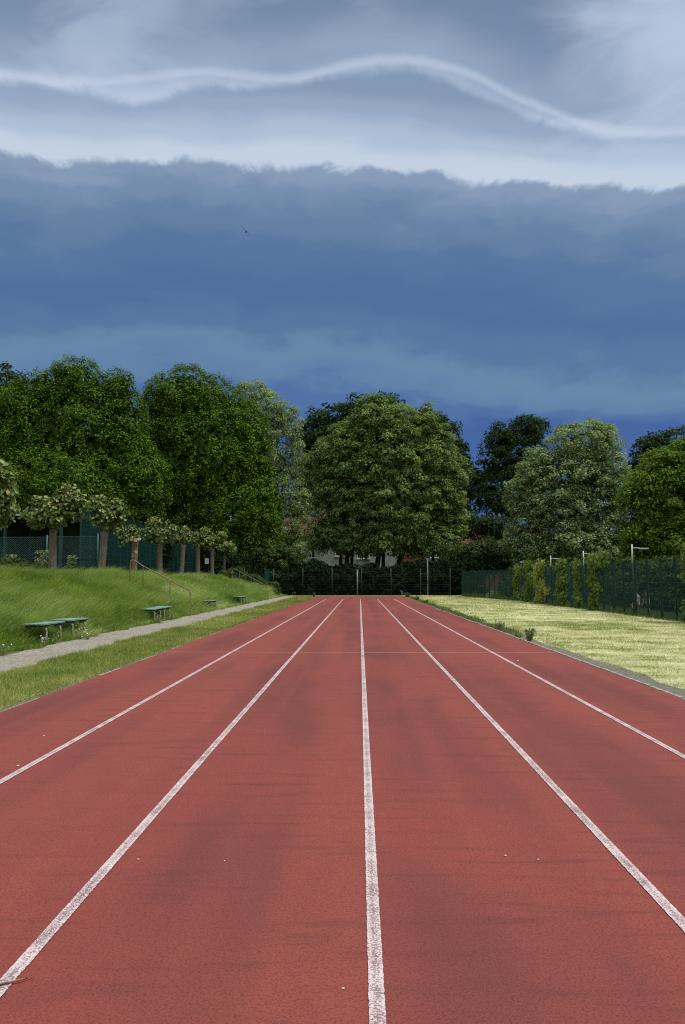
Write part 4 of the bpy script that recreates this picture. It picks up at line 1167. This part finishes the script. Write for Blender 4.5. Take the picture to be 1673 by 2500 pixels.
def lawn_grass():
    x1, y1 = scatter(3.98, 11.2, 8, 26, 850); x2, y2 = scatter(3.98, 11.2, 26, 69, 170)
    x = np.concatenate([x1, x2]); y = np.concatenate([y1, y2])
    lim = np.where(y > 52, 10.6 - (y - 52) * .132, 10.72)
    k = (x < lim) & (x > 3.98 - .18 * ss(20, 34, y) + .16 * fbm(x * .2, y, .9, 61) + .10 * fbm(x, y, 3.0, 67)); x, y = x[k], y[k]; n = len(x)
    wv = fbm(x, y * 1.1, 1.7, 41) * 1.7; w2 = fbm(x + .35 * y, y * .35, .55, 47) * 1.7
    h = np.interp(y, [8, 69], [.035, .06]) * rng.uniform(.4, 1.5, n)
    w = np.interp(y, [8, 26, 69], [.006, .014, .035])
    lean = np.stack([rng.normal(0, .04, n), rng.normal(0, .04, n), np.zeros(n)], 1)
    near = 1 - ss(4.0, 5.4, x)
    tint = .45 + .75 * wv + .5 * w2 + rng.normal(0, .15, n) - .35 * near
    o = obj('grass', blades('grass', np.stack([x, y, np.full(n, .0)], 1), h, w, lean, tint, M['dry_grass'], 1))
    tag(o, 'short dry straw coloured clippings on the mown lawn', 'grass', kind='stuff')
    # longer weeds along the right fence and the track edge
    x1, y1 = scatter(10.45, 12.2, 14, 52, 260)
    yy = rng.uniform(52, 66, 1600); xx = 10.62 - (yy - 52) * .132 + rng.normal(.1, .2, 1600)
    x3, y3 = scatter(3.74, 4.15, 19, 64, 420)
    x = np.concatenate([x1, xx, x3]); y = np.concatenate([y1, yy, y3]); n = len(x)
    wv = wavy(x, y, .9, .8)
    tall = x > 6
    h = np.where(tall, .30 + .18 * wv, .085 + .06 * wv) * rng.uniform(.4, 1.3, n)
    h = np.where((x < XF - .05) & tall & (y < 52), h * .5, np.where(tall & (y < 52), h * .7, h))
    w = np.interp(y, [8, 26, 69], [.010, .018, .036])
    lean = np.stack([rng.normal(0, .25, n), rng.normal(0, .25, n), np.zeros(n)], 1) * h[:, None]
    tint = np.where(tall, .2, .75) + .12 * wv + rng.normal(0, .15, n)
    o = obj('grass', blades('grass', np.stack([x, y, hz(x, y) - .01], 1), h, w, lean, tint, M['rough_grass']))
    tag(o, 'rough longer grass along the right fence and the right track edge', 'grass', kind='stuff')
lawn_grass()

# ------------------------------------------------------------------ people behind the fence
def skin_obj(name, verts, edges, radii, mat, parent=None, sub=1):
    me = bpy.data.meshes.new(name)
    me.from_pydata([tuple(v) for v in verts], edges, [])
    me.materials.append(mat)
    o = obj(name, me, parent)
    md = o.modifiers.new('skin', 'SKIN'); md.use_smooth_shade = True
    for i, r in enumerate(radii):
        rr = r if hasattr(r, '__len__') else (r, r)
        me.skin_vertices[0].data[i].radius = rr
    me.skin_vertices[0].data[0].use_root = True
    s = o.modifiers.new('sub', 'SUBSURF'); s.levels = sub; s.render_levels = sub
    return o

M['skin'] = mat_simple('skin', (.46, .29, .21), (.42, .26, .18), 9, .6, .3, .05)
M['cloth_grey'] = mat_simple('grey blue cloth', lin(150, 162, 174), lin(128, 140, 152), 20, .9, .1, .3)
M['cloth_dark'] = mat_simple('dark cloth', lin(44, 46, 48), lin(34, 36, 38), 20, .9, .1, .3)
M['cloth_brown'] = mat_simple('grey brown cloth', lin(92, 86, 78), lin(76, 70, 64), 20, .9, .1, .3)
M['hair'] = mat_simple('dark brown hair', (.03, .02, .014), (.05, .035, .02), 30, .7, .2, .3)

def person(label, loc, rz, shirt, shorts, headgear, arm_r, arm_l, leg_r, leg_l, lean=.05):
    """faces -Y locally; arm/leg tuples: (elbow/knee offset, hand/foot offset) from the joint"""
    root = empty('person', loc, rz); tag(root, label, 'person', 'people behind the right fence')
    V, E, Rr = [], [], []
    def add(p, r, parent=None):
        V.append(np.array(p, float)); Rr.append(r)
        if parent is not None: E.append((parent, len(V) - 1))
        return len(V) - 1
    pel = add((0, 0, .95), (.155, .115))
    wa = add((0, -lean * .3, 1.12), (.14, .10), pel)
    ch = add((0, -lean * .8, 1.32), (.165, .115), wa)
    nk = add((0, -lean, 1.47), .062, ch)
    hd1 = add((0, -lean * 1.2 - .01, 1.56), (.078, .09), nk)
    hd2 = add((0, -lean * 1.25 - .015, 1.66), (.082, .098), hd1)
    add((0, -lean * 1.2 - .01, 1.735), (.055, .065), hd2)
    nose = add((0, -lean * 1.25 - .125, 1.625), .014, hd2)
    hands = []
    for s, arm in ((1, arm_r), (-1, arm_l)):
        sh_ = add((s * .185, -lean * .8, 1.40), .062, ch)
        el_ = add(V[sh_] + np.array(arm[0]), .042, sh_)
        wr_ = add(V[el_] + np.array(arm[1]), .028, el_)
        d = np.array(arm[1]); d = d / np.linalg.norm(d)
        pa = add(V[wr_] + d * .07, (.036, .018), wr_)
        for q, (a, l) in enumerate(((-.026, .070), (-.009, .080), (.009, .075), (.025, .060))):
            f1 = add(V[pa] + d * .045 + np.array([a * .3, a, 0]), .009, pa)
            add(V[f1] + d * l * .6 + np.array([-s * .02, a * .3, 0]), .008, f1)
        t1 = add(V[wr_] + d * .05 + np.array([0, -.045, 0]), .010, wr_)
        add(V[t1] + d * .04 + np.array([0, -.012, 0]), .009, t1)
        hands.append(V[pa] + d * .05)
    for s, leg in ((1, leg_r), (-1, leg_l)):
        hp = add((s * .095, 0, .88), .095, pel)
        kn = add(V[hp] + np.array(leg[0]), .060, hp)
        cf = add(V[kn] + np.array(leg[1]) * .35, .056, kn)
        an = add(V[kn] + np.array(leg[1]), .036, cf)
        toe = add(V[an] + np.array([0, -.17, -.035]), (.045, .028), an)
    body = skin_obj('body', V, E, Rr, M['skin'], root)
    # clothes follow the body
    tv = [V[pel] + np.array([0, 0, .02]), V[wa], V[ch], V[ch] + np.array([0, 0, .10])]
    te = [(0, 1), (1, 2), (2, 3)]
    tr = [(.178, .138), (.165, .125), (.188, .138), (.10, .085)]
    for s, arm in ((1, arm_r), (-1, arm_l)):
        a = np.array([s * .185, -lean * .8, 1.40])
        tv += [a, a + np.array(arm[0]) * .62]; te += [(2, len(tv) - 2), (len(tv) - 2, len(tv) - 1)]; tr += [.08, .066]
    skin_obj('shirt', tv, te, tr, shirt, root)
    sv = [V[pel], V[pel] + np.array([0, 0, .04])]; se = [(0, 1)]; sr = [(.175, .135), (.17, .13)]
    for s, leg in ((1, leg_r), (-1, leg_l)):
        a = np.array([s * .095, 0, .88])
        sv += [a, a + np.array(leg[0]) * .8]; se += [(0, len(sv) - 2), (len(sv) - 2, len(sv) - 1)]; sr += [.112, .098]
    skin_obj('shorts', sv, se, sr, shorts, root)
    hx_ = V[hd2]
    if headgear == 'cap':
        cm = MB()
        rings = [(.118, .0), (.116, .04), (.09, .085), (.04, .11)]
        cm.tube([(hx_[0], hx_[1], hx_[2] + .03 + z) for r_, z in rings], [r_ for r_, z in rings], 12)
        cp_ = cm.build('cap', M['cloth_dark'], root, True)
        MB().box((hx_[0], hx_[1] - .15, hx_[2] + .04), (.15, .12, .015)).build('brim', M['cloth_dark'], cp_, bevel=.005)
    else:
        cm = MB()
        rings = [(.095, -.07), (.116, -.02), (.118, .04), (.095, .085), (.04, .112)]
        cm.tube([(hx_[0], hx_[1] + .018, hx_[2] + z) for r_, z in rings], [r_ for r_, z in rings], 12)
        cm.build('hair', M['hair'], root, True)
    for s in (-1, 1):
        MB().tube([(hx_[0] + s * .032, hx_[1] - .094, hx_[2] - .005), (hx_[0] + s * .032, hx_[1] - .104, hx_[2] - .005)], .010, 6).build('eye', M['hair'], root)
    MB().box((hx_[0], hx_[1] - .098, hx_[2] - .075), (.045, .012, .010)).build('mouth', mat_simple('lips', (.3, .13, .1), None, 9, .6, .2, 0), root)
    return root, hands

p1 = at(1559, 1490, 48)
per, hands = person('person in dark cap and grey blue shirt walking behind the right fence', (p1[0], 48, -.98), R(-78), M['cloth_grey'], M['cloth_dark'], 'cap',
                    ((.05, -.10, -.27), (.02, -.20, -.18)), ((-.04, -.05, -.28), (0, -.12, -.22)), ((.0, -.10, -.42), (.0, .04, -.40)), ((0, .10, -.41), (0, .16, -.37)), .10)
p2 = at(1582, 1490, 48.6)
person('bareheaded person in brown shirt striding behind the right fence', (p2[0], 48.6, -.98), R(-84), M['cloth_brown'], M['cloth_dark'], 'hair',
       ((.04, .04, -.29), (.02, -.02, -.26)), ((-.05, -.06, -.28), (0, -.10, -.23)), ((0, -.14, -.40), (0, .02, -.41)), ((0, .14, -.39), (0, .26, -.32)), .06)
# the pale bag in the first person's hand
from mathutils import Matrix, Vector
hw = Matrix.Translation((p1[0], 48, -.98)) @ Matrix.Rotation(R(-78), 4, 'Z') @ Vector(tuple(hands[0]))
bag = empty('hand_bag', (hw.x, hw.y, hw.z - .20)); tag(bag, 'small white bag in the hand of the person in the cap', 'bag')
mb = MB(); mb.tube([(0, 0, 0), (0, 0, .05), (0, 0, .13), (0, 0, .17)], [.06, .09, .075, .03], 10, wob=.2); mb.build('pouch', M['paper'], bag, True)
MB().tube([(-.03, 0, .165), (-.015, 0, .21), (.015, 0, .21), (.03, 0, .165)], .006, 6).build('handle', M['paper'], bag, True)

# ------------------------------------------------------------------ small things: bird, twig, petals
bp = at(601, 566, 62)
bird = empty('bird', bp, R(35)); bird.scale = (1.7, 1.7, 1.7); bird.rotation_euler = (R(48), R(38), R(25)); tag(bird, 'small black bird flying in front of the storm cloud', 'bird')
M['feather'] = mat_simple('black feather', (.012, .012, .016), (.02, .02, .024), 20, .7, .2, .1)
mb = MB(); mb.tube([(0, -.13, 0), (0, -.11, .005), (0, -.06, .01), (0, .02, .005), (0, .09, 0), (0, .14, 0)], [.006, .022, .032, .034, .018, .008], 8); mb.build('body', M['feather'], bird, True)
for s in (-1, 1):
    wp = [(0, -.055, .01), (s * .11, -.09, .055), (s * .24, -.03, .045), (s * .31, .07, .01), (s * .17, .01, .035), (s * .04, .045, .005)]
    wb = MB(); wb.v = wp + [(x, y, z + .008) for x, y, z in wp]
    wb.f = [(0, 1, 2, 4, 5), (2, 3, 4), (11, 10, 8, 7, 6), (10, 9, 8)] + [(i, (i + 1) % 6, 6 + (i + 1) % 6, 6 + i) for i in range(6)]
    wb.build('wing', M['feather'], bird)
tb = MB(); tb.v = [(-.01, .12, 0), (.01, .12, 0), (.05, .22, 0), (0, .19, 0), (-.05, .22, 0)]; tb.v += [(x, y, .006) for x, y, z in tb.v]
tb.f = [(0, 1, 2, 3), (0, 3, 4), (8, 7, 6, 5), (9, 8, 5)] + [(i, (i + 1) % 5, 5 + (i + 1) % 5, 5 + i) for i in range(5)]
tb.build('tail', M['feather'], bird)

def on_track(px, py, z=.03):
    r = ray_of(px, py); t = (z - CAM_H) / r[2]
    return np.array([0, 0, CAM_H]) + r * t
a = on_track(-30, 2414); b = on_track(10, 2409); c = on_track(50, 2400); d = on_track(82, 2389)
o0 = a.copy()
tw = MB().tube([a - o0 + np.array([0, 0, .004]), b - o0 + np.array([0, 0, .010]), c - o0 + np.array([0, 0, .010]), d - o0 + np.array([0, 0, .006])], [.0018, .0032, .0030, .0012], 7)
t_o = tw.build('twig', mat_simple('dry twig bark', lin(150, 112, 92), lin(88, 64, 52), 60, .8, .2, .3), None, True)
t_o.location = tuple(o0); tag(t_o, 'thin dry twig lying across the white line at the lower left', 'twig')
for px, py, sz, lb in ((1235, 2091, .009, 'largest white petal lying on the right lanes'), (1315, 2100, .007, 'tiny white petal just right of the largest one'), (338, 2100, .008, 'white petal beside the left white line'),
                       (44, 1871, .013, 'white petal at the left edge above the outer line'), (107, 1798, .010, 'white petal high on the leftmost lane'), (548, 2104, .005, 'faint petal on the lane left of the middle line'), (838, 2416, .006, 'tiny pale petal left of the middle line near the bottom'), (1265, 1614, .022, 'white petal on the right lanes near the cross line')):
    p = on_track(px, py)
    n = 3
    P = rng.normal(0, sz * .25, (n, 3)); P[:, 2] = .004 + np.abs(P[:, 2]) * .3
    o = obj('petal', leaves('petal', P, np.array([0, -.2, 1.0]) + unit(n) * .3, unit(n), np.full(n, sz * 1.3), rng.random(n), M['cream'], .8), None, p)
    tag(o, lb, 'petal', 'petals strewn on the track')
